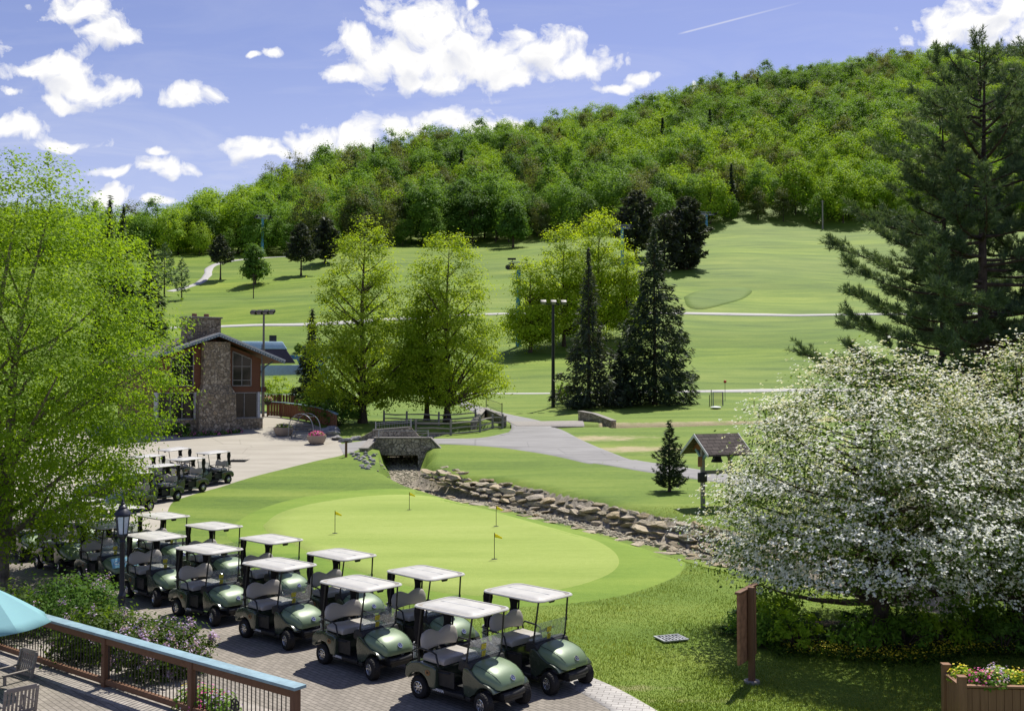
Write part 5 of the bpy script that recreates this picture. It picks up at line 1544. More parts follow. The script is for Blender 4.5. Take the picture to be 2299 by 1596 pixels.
def chair(x, y, rz, label):
    t = thing('slatted_armchair', label, 'chair', (x, y, DZ), rz, 'slatted armchairs on the terrace')
    for sx in (-.28, .28):
        mb = MB(); mb.beam((sx, -.26, 0), (sx, -.26, .64), .05, .05); mb.build('leg', M['teak'], t, bevel=.005)
        mb = MB(); mb.beam((sx, .26, 0), (sx, .29, .44), .05, .05); mb.beam((sx, .29, .42), (sx, .42, .98), .05, .05); mb.build('leg', M['teak'], t, bevel=.005)
        mb = MB(); mb.beam((sx, -.31, .655), (sx, .36, .655), .065, .028); mb.build('armrest', M['teak'], t, bevel=.006)
    mb = MB()
    for i in range(6): mb.box((0, -.24 + i * .1, .43), (.53, .075, .022))
    mb.box((0, -.27, .40), (.55, .03, .06)); mb.box((0, .27, .40), (.55, .03, .06))
    for sx in (-.26, .26): mb.box((sx, 0, .395), (.03, .52, .05))
    mb.build('seat', M['teak'], t, bevel=.004)
    mb = MB()
    mb.beam((-.26, .425, .965), (.26, .425, .965), .03, .085); mb.beam((-.26, .325, .52), (.26, .325, .52), .03, .06)
    for i in range(7): mb.beam((-.21 + i * .07, .33, .54), (-.21 + i * .07, .42, .94), .042, .016, up=(0, 1, 0))
    mb.build('backrest', M['teak'], t, bevel=.003)
def on_deck(px, py): 
    kx, kz = ray(px, py); y = (DZ - CAMH) / kz; return kx * y, y
ctr = math.atan2(rn.y, rn.x)
chair(-10.39, 20.93, R(-34), 'weathered slatted armchair on the far side of the terrace table')
chair(-9.34, 18.98, R(-135), 'weathered slatted armchair at the bottom left, its back to the camera side')
x, y = on_deck(-8, 1590)
t = thing('terrace_table', 'weathered slatted teak table under the pale blue parasol', 'table', (-11.05, 19.95, DZ), R(-37))
mb = MB()
for i in range(10): mb.box((0, -.45 + i * .1, .735), (1.3, .085, .028))
mb.box((0, -.42, .69), (1.2, .03, .07)); mb.box((0, .42, .69), (1.2, .03, .07)); mb.box((-.6, 0, .69), (.03, .87, .07)); mb.box((.6, 0, .69), (.03, .87, .07))
mb.build('tabletop', M['teak'], t, bevel=.004)
for sx in (-.56, .56):
    for sy in (-.38, .38):
        mb = MB(); mb.box((sx, sy, .35), (.07, .07, .7)); mb.build('leg', M['teak'], t, bevel=.006)
tx, ty = t.location.x, t.location.y
p = at(-30, 1300, ty); ux_, uy_ = p.x - .05, ty + .05
t = thing('parasol', 'pale blue canvas parasol over the terrace table', 'parasol', (ux_, uy_, DZ), R(10))
top = at(-35, 1312, uy_).z - DZ; low = at(60, 1400, uy_).z - DZ
n = 8; rad = 1.24; rings = []
for q in np.linspace(.02, 1, 7):
    ring = []
    for k in range(n * 4):
        a = 2 * math.pi * k / (n * 4); fr = (k % 4) / 4
        sag = 1 - .085 * math.sin(math.pi * fr)
        ring.append((rad * q * sag * math.cos(a), rad * q * sag * math.sin(a), top - (top - low) * (q ** 1.12) - .03 * q * math.sin(math.pi * fr)))
    rings.append(ring)
mb = MB(); mb.loft(rings, caps=False); cn = mb.build('canopy', M['umb'], t, smooth=20); mo = cn.modifiers.new('thickness', 'SOLIDIFY'); mo.thickness = .006
for k in range(n):
    a = 2 * math.pi * k / n; mb = MB(); mb.tube([(0, 0, top - .04), (rad * .98 * math.cos(a), rad * .98 * math.sin(a), low - .02)], .009, 5); mb.build('rib', M['wood'], t)
mb = MB(); mb.tube([(0, 0, 0), (0, 0, top + .06)], .022, 8); mb.build('pole', M['woodz'], t)
mb = MB(); mb.lathe([(.26, 0), (.26, .06), (.05, .10), (.04, .3)], 16); mb.build('base', M['iron'], t)

# ------------------------------------------------------------------ wooden sign, planter box at the lower right
g = G(1688, 1533)
t = thing('wooden_sign', 'red-brown wooden sign board on a post, seen almost edge-on', 'sign', (g.x, g.y, 0), R(58))
mb = MB(); mb.box((0, 0, .93), (.12, .12, 2.06)); mb.build('post', M['woodz'], t, bevel=.01)
mb = MB(); mb.box((.02, .105, 1.17), (1.05, .06, 1.42)); mb.build('sign_board', M['signred'], t, bevel=.01)
mb = MB(); mb.box((.02, .105, 1.905), (1.12, .12, .05)); mb.build('board_cap', M['wood'], t, bevel=.01)
mb = MB(); mb.lathe([(.16, 0), (.16, .06)], 14); mb.build('footing', M['concrete'], t)

px0 = at(2140, 1596, 17.6)
t = thing('planter_box', 'brown board planter box at the lower right corner', 'planter', (px0.x, 17.3, 0), R(-4))
PW, PD, PH = 1.7, .75, .98
for nm, c, d in (('front_panel', (PW / 2, 0, PH / 2), (PW - .1, .035, PH - .08)), ('back_panel', (PW / 2, PD, PH / 2), (PW - .1, .035, PH - .08)), ('side_panel', (0.02, PD / 2, PH / 2), (.035, PD - .1, PH - .08)), ('side_panel', (PW - .02, PD / 2, PH / 2), (.035, PD - .1, PH - .08))):
    mb = MB()
    if d[0] > d[1]:
        k = int(d[0] / .125)
        for i in range(k): mb.box((c[0] - d[0] / 2 + (i + .5) * d[0] / k, c[1], c[2]), (d[0] / k - .006, d[1], d[2]))
    else:
        k = int(d[1] / .125)
        for i in range(k): mb.box((c[0], c[1] - d[1] / 2 + (i + .5) * d[1] / k, c[2]), (d[0], d[1] / k - .006, d[2]))
    mb.build(nm, M['planter'], t, bevel=.004)
for x in (0.02, PW - .02):
    for y in (.0, PD):
        mb = MB(); mb.box((x, y, PH / 2 + .07), (.13, .13, PH + .14)); mb.box((x, y, PH + .155), (.15, .15, .03)); mb.build('corner_post', M['planter'], t, bevel=.008)
mb = MB(); mb.box((PW / 2, -.0, PH + .0), (PW - .17, .11, .035)); mb.box((PW / 2, PD, PH + .0), (PW - .17, .11, .035)); mb.box((.02, PD / 2, PH), (.11, PD - .13, .035)); mb.box((PW - .02, PD / 2, PH), (.11, PD - .13, .035)); mb.build('rim_board', M['planter'], t, bevel=.004)
mb = MB(); mb.box((PW / 2, PD / 2, PH - .12), (PW - .1, PD - .08, .06)); mb.build('soil', M['soil'], t)
mw = Matrix.Translation(t.location) @ Matrix.Rotation(R(-4), 4, 'Z')
rgp = np.random.default_rng(21)
cols = [('pink', 'salmon pink flowers at the near left of the planter box'), ('yflower', 'yellow flowers in the left corner of the planter box'), ('lilac', 'violet pansies in the middle of the planter box'), ('yflower', 'yellow pansies right of the violet ones in the planter box'), ('mixflower', 'mixed bright flowers at the right end of the planter box'), ('lilac', 'pale lilac spikes at the back of the planter box'), ('mixflower', 'red and white flowers along the front of the planter box')]
for i, (m, lb) in enumerate(cols):
    lx, ly = ((.42, .2), (.22, .5), (.75, .3), (1.0, .3), (1.35, .4), (.85, .58), (.6, .15))[i]
    p = mw @ Vector((lx, ly, PH - .09))
    f = thing('planter_flowers', lb, 'flowers', p)
    flowerbunch(f, 'blossoms', (0, 0, .08), .26, .26, 90, m, 300, 'L_bgreen' if i % 2 else 'L_mgreen', .05, 30 + i)
g0 = at(290, 0, 22)
# flower bed at the foot of the railing, beyond it
for i, (px, py, m, lb) in enumerate(((455, 1592, 'pink', 'pink petunias growing at the foot of the railing'), (490, 1600, 'lilac', 'violet petunias right of the pink ones behind the railing'), (430, 1584, 'mixflower', 'red and mixed flowers beside the railing post'))):
    kx, kz = ray(px, py); y = CAMH / -kz * .985
    f = thing('bed_flowers', lb, 'flowers', (kx * y, y + .15, .0))
    flowerbunch(f, 'blossoms', (0, 0, .1), .42, .45, 130, m, 420, 'L_mgreen', .06, 50 + i)

# ------------------------------------------------------------------ bell shelter
def bell_shelter():
    g = G(1578, 1139); t = thing('bell_shelter', 'small shingled bell shelter on two posts with a hanging bell', 'bell shelter', (g.x, g.y, g.z), R(24))
    s = 1.0
    def S(v): return tuple(q * s for q in v)
    sp = 1.45
    for x in (0, sp):
        mb = MB(); mb.box(S((x, 0, 1.25)), S((.15, .15, 2.6))); mb.build('post', M['woodz' if False else 'rail_wood'], t, bevel=.012)
        mb = MB(); mb.beam(S((x, -.0, 2.05)), S((x, -.5, 2.52)), .1, .1); mb.beam(S((x, 0, 2.05)), S((x, .5, 2.52)), .1, .1); mb.build('brace', M['bluecap'], t, bevel=.01)
        mb = MB(); mb.prism([(-.72, 2.5), (.72, 2.5), (0, 3.1)], -.03, .03, Matrix.Translation((x, 0, 0)) @ Matrix.Rotation(R(90), 4, 'Z')); mb.build('gable', M['rust'], t)
    mb = MB(); mb.box(S((sp / 2, 0, 1.52)), S((sp - .16, .08, .16))); mb.build('crossbar', M['rail_wood'], t, bevel=.01)
    for sg in (-1, 1):
        mb = MB(); mb.prism([(0, 3.20), (sg * 1.02, 2.36), (sg * 1.02, 2.28), (0, 3.11)], -sp - .42, .42, Matrix.Rotation(R(90), 4, 'Z')); rf = mb.build('roof', M['shingle'], t, smooth=0)
        for yy in (-sp - .45, .42):
            mb = MB(); mb.prism([(0, 3.215), (sg * 1.04, 2.365), (sg * 1.04, 2.24), (0, 3.07)], yy, yy + .035, Matrix.Rotation(R(90), 4, 'Z')); mb.build('rake_board', M['trimw'], rf)
    mx = Matrix.Translation((sp * .52, 0, 1.95))
    mb = MB(); mb.lathe([(.27, 0), (.255, .04), (.20, .14), (.165, .32), (.12, .40), (.04, .43), (.03, .50)], 18, mx); mb.build('bell', M['iron'], t, smooth=45)
    mb = MB(); mb.tube([(sp * .52, 0, 2.4), (sp * .52, 0, 2.62)], .03, 6); mb.tube([(sp * .52, 0, 2.0), (sp * .53, .02, 1.4), (sp * .52, .05, 1.1)], .008, 5); mb.build('bell_rope', M['iron'], t)
    mb = MB(); mb.box((sp / 2, 0, 2.56), (sp, .09, .12)); mb.build('bell_beam', M['rail_wood'], t)
    mb = MB(); mb.box((-.17, -.05, 2.0), (.20, .06, .44)); mb.build('plaque', M['signred'], t, bevel=.01)
    mb = MB(); mb.box((-.1, -.12, 1.32), (.42, .16, .42)); mb.build('letter_box', M['dark'], t, bevel=.04)
    mb = MB(); mb.beam((-.05, -.1, 1.12), (-.02, 0, .95), .08, .1); mb.build('box_bracket', M['rail_wood'], t)
bell_shelter()

# ------------------------------------------------------------------ flood-light masts, lift gear, far small things
def mast(px, pyb, pyt, y, heads, label, rz=0, w=.10):
    p = at(px, pyb, y); z0 = float(zstep(p.x, y)); zt = at(px, pyt, y).z
    t = thing('floodlight_mast', label, 'light mast', (p.x, y, z0), rz)
    h = zt - z0
    mb = MB(); mb.tube([(0, 0, -.3), (0, 0, h)], [w * 1.5, w], 8); mb.build('pole', M['rail_wood' if heads > 3 else 'iron'], t)
    k = y / 112
    mb = MB(); mb.box((0, 0, h), (2.4 * k, .12, .12)); mb.build('crossarm', M['dark'], t)
    for i in range(heads):
        u = (i - (heads - 1) / 2) * (2.3 * k / max(1, heads - 1))
        mb = MB(); m = Matrix.Rotation(R(35), 3, 'X'); mb.box((u, -.25 * k, h + .22 * k), (.62 * k, .5 * k, .30 * k), rot=m); f = mb.build('floodlight', M['dark'], t, bevel=.03)
        mb = MB(); mb.box((u, -.42 * k, h + .05 * k), (.5 * k, .03, .25 * k), rot=m); mb.build('lens', M['steel'], f)
mast(1242, 917, 683, 112, 3, 'tall floodlight mast left of the big dark spruces', R(8), .15)
mast(591, 905, 705, 90, 4, 'black floodlight mast rising behind the lodge roof', R(-15), .09)
def pole(px, pyb, pyt, y, label, m='rail_wood', r=.12, name='utility_pole', bars=0):
    p = at(px, pyb, y); z0 = float(zstep(p.x, y)); zt = at(px, pyt, y).z
    t = thing(name, label, 'pole', (p.x, y, z0))
    mb = MB(); mb.tube([(0, 0, -.5), (0, 0, zt - z0)], [r * 1.2, r], 7); mb.build('pole', M[m], t)
    mb = MB(); mb.box((0, 0, zt - z0 - .4), (1.4, .12, .14)); mb.build('crossarm', M[m], t)
pole(1847, 512, 450, 352, 'bare utility pole at the forest edge above the right fairway', 'concrete', .22)
pole(569, 667, 615, 226, 'slim dark pole standing on the left slope below the round tree', 'bark', .10)
pole(1113, 548, 480, 335, 'thin pole at the forest edge left of the lone tree', 'bark', .15)

def lift_tower(px, pyb, pyt, y, label, arm=5.5, rz=0.2):
    p = at(px, pyb, y); z0 = float(zstep(p.x, y)); zt = at(px, pyt, y).z; h = zt - z0
    t = thing('lift_tower', label, 'ski lift tower', (p.x, y, z0), rz)
    mb = MB(); mb.tube([(0, 0, -.5), (0, 0, h)], [.5, .38], 10); mb.build('mast', M['liftblue'], t)
    mb = MB(); mb.box((0, 0, h), (arm, .5, .5)); mb.box((0, .8, h + .75), (arm * .9, .12, .12)); mb.box((0, -.8, h + .75), (arm * .9, .12, .12))
    for s in (-1, 1): mb.beam((s * arm * .42, -.8, h + .75), (s * arm * .42, .8, h + .75), .1, .1); mb.beam((s * arm * .42, 0, h), (s * arm * .42, 0, h + .8), .12, .12)
    mb.build('crossarm', M['steel'], t)
    for s in (-1, 1):
        mb = MB(); mb.box((s * arm * .46, 0, h + .25), (.3, 4.2, .4))
        for k in range(6): mb.lathe([(.3, -.1), (.3, .1)], 10, Matrix.Translation((s * arm * .46, -1.9 + k * .76, h + .1)) @ Matrix.Rotation(R(90), 4, 'Y'))
        mb.build('sheave_train', M['dark'], t)
lift_tower(1397, 556, 512, 268, 'ski lift tower with a pale blue mast beside the dark pines', 5.2)
lift_tower(1586, 507, 482, 352, 'ski lift tower far up at the top of the right fairway', 6.5)
lift_tower(589, 568, 490, 305, 'tall pale blue lift tower at the left forest edge', 4.5, .5)
lift_tower(1164, 690, 600, 172, 'grey lift tower half hidden by the yellow-green trees', 3.4, .3)
p = at(1149, 605, 168); t = thing('lift_chair', 'empty ski lift chair hanging left of the yellow-green trees', 'lift chair', p)
mb = MB(); mb.tube([(.2, 0, 1.7), (0, 0, 1.2), (-.1, 0, .3)], .06, 6); mb.build('hanger', M['dark'], t)
mb = MB(); mb.box((0, 0, 0), (1.6, .6, .08)); mb.box((0, .3, .3), (1.6, .08, .5)); mb.build('seat', M['dark'], t)
mb = MB(); mb.box((0, 0, 1.75), (1.4, .3, .3)); mb.build('grip', M['dark'], t)

def terminal():
    y = 100; p = at(640, 850, y); z0 = float(zstep(p.x, y)); S = y / F
    t = thing('lift_terminal', 'pale blue ski lift base terminal behind the lodge roof', 'lift station', (p.x, y, z0), R(12))
    def Z(py): return at(640, py, y).z - z0
    zt, zm, zb = Z(768), Z(785), Z(815)
    mb = MB()
    mb.loft([[(-5.2, -1.6, zm), (.2, -1.6, zm), (.2, 2.2, zm), (-5.2, 2.2, zm)], [(-4.6, -1.3, zt), (-.25, -1.3, zt), (-.25, 1.8, zt), (-4.6, 1.8, zt)]]); mb.build('roof_cover', M['liftpale'], t, bevel=.08)
    mb = MB(); mb.loft([[(-5.3, -1.7, zb), (1.0, -1.7, zb), (1.0, 2.3, zb), (-5.3, 2.3, zb)], [(-5.1, -1.5, zm), (.1, -1.5, zm), (.1, 2.1, zm), (-5.1, 2.1, zm)]]); mb.build('side_cover', M['liftdark'], t, bevel=.08)
    mb = MB(); mb.box((-1.2, 0, zt + .35), (.7, .6, .6)); mb.build('vent', M['dark'], t)
    mb = MB()
    z1 = Z(806)
    mb.beam((.5, -1.2, z1 + .2), (5.2, -1.2, z1), .25, .35); mb.beam((.5, 1.2, z1 + .2), (5.2, 1.2, z1), .25, .35)
    for x in (1.4, 2.6, 3.8, 5.0): mb.beam((x, -1.2, z1 + .1), (x, 1.2, z1 + .1), .15, .2)
    mb.beam((1.2, -1.2, z1), (1.8, -1.2, Z(833)), .2, .2); mb.beam((2.9, -1.2, z1), (2.2, -1.2, Z(833)), .2, .2); mb.beam((1.2, -1.2, Z(833)), (4.5, -1.2, Z(838)), .25, .25)
    mb.box((2.9, -1.3, z1 + .5), (.9, .9, 1.1))
    mb.build('frame', M['liftblue'], t)
    mb = MB(); mb.prism([(-4.5, Z(846)), (3.2, Z(840)), (1.8, Z(820)), (-4.2, Z(822))], -1.9, -.9); mb.build('bullwheel_cover', M['liftpale'], t, bevel=.05)
    for x in (-3, 3.4):
        mb = MB(); mb.tube([(x, 0, -.3), (x, 0, z1)], .35, 10); mb.build('leg', M['liftblue'], t)
    mb = MB(); mb.tube([(3.3, -1.2, Z(838)), (3.9, -1.2, Z(862)), (4.2, -1.2, Z(878))], .07, 6); mb.tube([(3.9, -1.2, Z(838)), (4.4, -1.2, Z(862)), (4.7, -1.2, Z(878))], .07, 6); mb.build('ladder', M['liftpale'], t)
terminal()

g = G(1612, 912)
t = thing('net_frame', 'blue pipe frame with an orange net by the upper creek bank', 'frame', (g.x, g.y, g.z), R(5))
mb = MB(); mb.tube([(-.55, 0, 0), (-.55, 0, 1.55), (.55, 0, 1.55), (.55, 0, .05)], .06, 8); mb.build('pipe_frame', M['bluepipe'], t)
mb = MB()
for i in range(9): mb.beam((-.5 + i * .125, .05, .2), (-.5 + i * .125, .05, 1.48), .022, .012)
for i in range(11): mb.beam((-.5, .055, .2 + i * .128), (.5, .055, .2 + i * .128), .022, .012)
mb.build('net', M['orange'], t)
for i, (px, hh) in enumerate(((1593, 1.25), (1597, 1.8))):
    g = G(px, 912); mb = MB(); mb.tube([(0, 0, -.1), (0, 0, hh)], .045, 6); o = mb.build('dark_stake', M['iron'], None, g); tag(o, ('shorter', 'taller')[i] + ' black stake left of the blue pipe frame', 'stake')
g = G(1607, 918); mb = MB(); mb.lathe([(.1, .02), (.5, .08), (.6, .2), (.45, .26), (.05, .3)], 20); o = mb.build('white_saucer', M['disc'], None, g); tag(o, 'white saucer lying before the blue pipe frame', 'disc')
g = G(1628, 900); t = thing('ball_marker', 'thin pole with a red ball right of the blue frame', 'marker', g); zz = at(1628, 857, g.y).z - g.z
mb = MB(); mb.tube([(0, 0, -.1), (0, 0, zz)], .03, 5); mb.build('pole', M['iron'], t); mb = MB(); mb.lathe([(.02, zz - .18), (.15, zz - .1), (.2, zz), (.15, zz + .14), (.02, zz + .2)], 12); mb.build('ball', M['redball'], t, smooth=60)
g = G(1693, 914); mb = MB(); mb.beam((0, 0, -.1), (0, 0, .75), .1, .06); o = mb.build('wooden_stake', M['rust'], None, g); tag(o, 'short orange wooden stake on the lawn beside the hawthorn', 'stake')

# ================================================================== TREES
RG = np.random.default_rng(11)
def height_to(px, pb, pt, y):
    p = at(px, pb, y); z0 = float(zfull(p.x, y)); return p.x, z0, at(px, pt, y).z - z0

# birch at the left edge: two leaning pale stems, one airy crown
def birch():
    y = 30.7; x, z0, h = height_to(20, 1310, 345, y)
    prof = [(1.3, 2.6), (2.1, 3.7), (3.6, 4.5), (5.5, 5.2), (7.0, 5.6), (8.6, 5.1), (10.4, 4.2), (12.0, 2.9), (h, 1.1)]
    return make_tree('birch_tree', 'tall bright green birch with two pale stems at the left edge', 'tree', (x - .3, y, 0), RG, h, prof, 1450, 100, .52, .108, 'birch', .21, 44, vr=.25, nr=.4, bark= 'birchbark', shell=.42, flat=.6, lob=.45, rise=.62, trunks=2, wob=.3, hmin=1.4, asp=.55)
birch()

# white-flowering hawthorns
def hawthorn(px, pb, y, r, h, label, seed, trunk_r=.2, cx=0):
    rg = np.random.default_rng(seed)
    x, z0, _ = height_to(px, pb, 800, y)
    t = thing('hawthorn_tree', label, 'tree', (x, y, z0))
    prof = [(1.45, r * .62), (1.8, r * .95), (2.4, r * 1.03), (3.4, r * .93), (4.6, r * .76), (5.6, r * .56), (6.4, r * .32), (h, r * .1)]
    V, Fc, v, Cc = crown(rg, prof, 900, 44, .44, .085, .6, .33, .6, .8, lob=.45)
    Cc2 = Cc.copy()
    V[:, 0] += cx * np.clip(V[:, 2] / 2, 0, 1); Cc[:, 0] += cx
    link('crown', npmesh('crown', V, [Fc], M['L_hawleaf'], v), t)
    # blossom: flat-topped clusters riding on the outer sprays
    hs = np.array([p[0] for p in prof]); rs = np.array([p[1] for p in prof])
    rel = np.hypot(Cc2[:, 0], Cc2[:, 1]) / np.interp(Cc2[:, 2], hs, rs)
    w = np.clip(rel, .15, 1.2) ** 1.6; w /= w.sum()
    k = 18500; ci = rg.choice(len(Cc), k, p=w)
    off = rg.normal(size=(k, 3)) * np.array([.34, .34, .20]) ; off[:, 2] = np.abs(off[:, 2]) * .9 + .02
    P = Cc[ci] + off
    outw = unit(P - np.array([cx, 0, 2.0]))
    m = 4; kk = np.repeat(np.arange(k), m); n = len(kk)
    N_ = outw[kk] * .55 + np.array([0, 0, .8]) + rg.normal(size=(n, 3)) * .35
    tang = rg.normal(size=(n, 3)); tang -= unit(N_) * (tang * unit(N_)).sum(1, keepdims=True)
    PP = P[kk] + tang * .034
    V, Fc = leafset(PP, N_, .060, .9, rg)
    cvv = np.clip(np.repeat(rg.normal(.5, .22, k), m) + rg.normal(0, .12, n), 0, 1)
    link('blossom', npmesh('blossom', V, [Fc], M['blossom'], rep4(cvv)), t)
    mb = MB(); tf = trunkf(h * .8, trunk_r, (cx * .8, 0), .25, seed)
    trunk_tube(mb, tf, h * .8)
    limbs(rg, mb, Cc, 90, tf, trunk_r * .7, .9, h * .7, .35, rend=.008)
    mb.build('trunk', M['bark'], t)
hawthorn(1978, 1432, 24.3, 4.15, 6.85, 'wide white-blossomed hawthorn, the fuller one left of its twin', 31, .2, -.05)
hawthorn(2290, 1440, 24.6, 3.9, 6.95, 'white-blossomed hawthorn cut by the right edge of the picture', 32, .24, .3)

# white pine at the right
def white_pine(px, pb, pt, y, prof_s, label, seed, nwh=18, per=6, r=.33):
    rg = np.random.default_rng(seed)
    x, z0, h = height_to(px, pb, pt, y)
    t = thing('white_pine', label, 'tree', (x, y, z0))
    prof = [(h * a, b) for a, b in prof_s]
    hs = [p[0] for p in prof]; rs = [p[1] for p in prof]
    P = []; D = []; mb = MB()
    tf = trunkf(h * .98, r, (.1, 0), .12, seed); trunk_tube(mb, tf, h * .98, 10, 14)
    nbr = nwh * per
    for i in range(nbr):
        tt = (i + rg.random()) / nbr; z = h * (.19 + .80 * tt ** 1.0)
        z = h * (.055 * round(z / h / .055) + rg.normal() * .008) if tt < .8 else z      # boughs gather in whorls, gaps between
        L0 = float(np.interp(z, hs, rs)); a = i * 2.39996 + rg.normal() * .5
        L = max(.3, L0 * rg.uniform(.4, 1.15))
        up = (-.10 + .75 * max(0, tt - .3)) * rg.uniform(.6, 1.3) if tt > .3 else rg.uniform(-.16, .06)
        tip = rg.uniform(.5, 1.4) * min(1, L / 3)
        bend = rg.normal() * .22
        def f(s, L=L, a=a, z=z, up=up, tip=tip, bend=bend):
            aa = a + bend * s
            return np.array([math.cos(aa) * L * s, math.sin(aa) * L * s, z + L * up * s + tip * s ** 3])
        mb.tube([f(s) for s in (0, .25, .5, .75, 1)], [min(.085, .022 + .015 * L), .05 * min(1, L / 3) + .012, .034 * min(1, L / 3) + .01, .02, .008], 5, cap=False)
        nb = max(5, int(L * 8.5))
        for s in 1 - rg.random(nb) ** 1.25 * .80:
            base = f(s)
            sa = a + bend * s + rg.choice([-1, 1]) * rg.uniform(.2, 1.2) * (1.15 - s * .6)
            ln = rg.uniform(.35, .95) * (.75 + .25 * min(1, L / 3))
            d = np.array([math.cos(sa), math.sin(sa), rg.uniform(.15, 1.15)]); d /= np.linalg.norm(d)
            m = max(4, int(ln / .085))
            q = .25 + .75 * (np.arange(m) + rg.random(m)) / m
            P.append(base + d * (q * ln)[:, None] + rg.normal(0, .03, (m, 3))); D.append(np.repeat(d[None], m, 0))
            if rg.random() < .4: mb.tube([base, base + d * ln], [.012, .005], 4, cap=False)
    P = np.concatenate(P); D = unit(np.concatenate(D)); k = 10; n = len(P)
    kk = np.repeat(np.arange(n), k)
    dd = unit(D[kk] * .75 + np.array([0, 0, .35]) + rg.normal(size=(n * k, 3)) * .62)
    ln = rg.uniform(.17, .30, n * k)
    V, Fc = quads(P[kk] + dd * (ln / 2)[:, None], dd, rg.normal(size=(n * k, 3)), ln, .026)
    cv = np.clip(np.repeat(rg.normal(.45, .2, n), k) + rg.normal(0, .15, n * k), 0, 1)
    link('crown', npmesh('crown', V, [Fc], M['L_pine'], rep4(cv)), t)
    mb.build('trunk', M['bark'], t)
white_pine(2213, 1190, 122, 40, [(.0, 4), (.2, 6), (.33, 7.2), (.48, 6.8), (.56, 5.2), (.64, 3.5), (.75, 3.1), (.85, 2.6), (.93, 1.8), (1, .5)], 'tall dark white pine behind the hawthorns with long level boughs', 41)
white_pine(2120, 1170, 225, 42.5, [(.0, 3.2), (.25, 5.0), (.45, 4.4), (.6, 2.6), (.8, 1.8), (1, .35)], 'slimmer white pine left of the tallest one, its stem half hidden', 42, 12, 5, .22)
white_pine(2330, 1185, 92, 43, [(.0, 4.2), (.3, 5.0), (.5, 3.8), (.7, 2.8), (1, .5)], 'white pine at the right picture edge behind the tallest one', 43, 16, 5, .28)

# the two big maples by the creek
def maple(px, pb, pt, y, pw, label, seed, leaf='maple', ncl=330, nper=75, size=.33, r=.3, crad=1.0, low=.13, trunks=1, name='maple_tree', bulge=1.0, nl=80):
    rg = np.random.default_rng(seed); x, z0, h = height_to(px, pb, pt, y)
    W = pw * y / F
    prof = [(h * low, W * .6), (h * (low + .07), W * .92), (h * .28, W), (h * .42, W * .9), (h * .57, W * .72), (h * .72, W * .68), (h * .85, W * .52), (h * .94, W * .34), (h, W * .14)]
    return make_tree(name, label, 'tree', (x, y, z0), rg, h, prof, ncl, nper, crad, size, leaf, r, nl, vr=.28, nr=.38, shell=.38, flat=.55, trunks=trunks, rise=.9, wob=.15, lob=.6)
maple(814, 947, 495, 85, 136, 'big yellow-green maple left of its neighbour behind the stone bridge', 51, ncl=450, nper=86, crad=.8, nl=50, size=.205, r=.33, low=.09)
maple(1004, 946, 515, 87, 134, 'big yellow-green twin-stemmed maple right of its neighbour behind the rail fence', 52, ncl=450, nper=86, crad=.8, nl=50, size=.205, r=.30, low=.085, trunks=1)
maple(958, 944, 600, 89, 70, 'thin-trunked maple wedged between the two big maples behind the fence', 53, ncl=160, nper=60, crad=.8, size=.27, r=.24, low=.2)
# yellow-green group behind the floodlight mast
maple(1191, 787, 575, 166, 62, 'smaller yellow-green tree, first of the clump left of the mast', 54, 'ymaple', 170, 90, .38, .28, 1.3, .1)
maple(1266, 777, 500, 172, 78, 'round yellow-green tree in the middle of the clump behind the mast', 55, 'ymaple', 220, 90, .38, .32, 1.4, .1)
maple(1345, 772, 470, 178, 84, 'tallest yellow-green tree of the clump behind the mast', 56, 'ymaple', 250, 90, .38, .34, 1.5, .1)
maple(1408, 770, 548, 176, 48, 'small yellow-green tree at the right end of the clump, beside the spruce', 57, 'ymaple', 110, 90, .38, .24, 1.2, .1)

SPR = lambda h, r: [(0, r * .95), (h * .08, r), (h * .3, r * .84), (h * .55, r * .58), (h * .8, r * .26), (h * .93, r * .09), (h, r * .02)]
def spruce(px, pb, pt, y, pw, label, seed, leaf='spruce', nwh=30, per=9, nb=80, blen=.75, bw=.16, r=.25, name='spruce_tree', droop=.32, bare=.02, jag=.22, group=None, prof=None):
    x, z0, h = height_to(px, pb, pt, y); W = pw * y / F
    return make_conifer(name, label, 'tree', (x, y, z0), np.random.default_rng(seed), h, (prof or SPR)(h, W), nwh, per, droop, nb, blen, bw, leaf, r, group, bare=bare, jag=jag)
spruce(1470, 912, 515, 113, 108, 'big dark spruce, the taller and wider of the two by the mast', 61, nwh=34, per=10, nb=95)
spruce(1322, 914, 560, 111, 86, 'thin-topped dark spruce beside the floodlight mast', 62, leaf='bpine', nwh=30, per=9, nb=70, jag=.3, prof=lambda h, r: [(0, r), (h * .12, r), (h * .3, r * .66), (h * .5, r * .42), (h * .75, r * .2), (h, r * .03)])
spruce(1392, 918, 770, 114, 52, 'low dark spruce filling the gap between the two big ones', 63, nwh=12, per=9, nb=70)
g = G(1500, 1103)
spruce(1503, 1103, 945, g.y, 46, 'small dark blue-green spruce standing alone on the lawn', 64, leaf='spruce', nwh=15, per=9, nb=60, blen=.30, bw=.055, r=.07, droop=-.12, bare=.05, jag=.3)
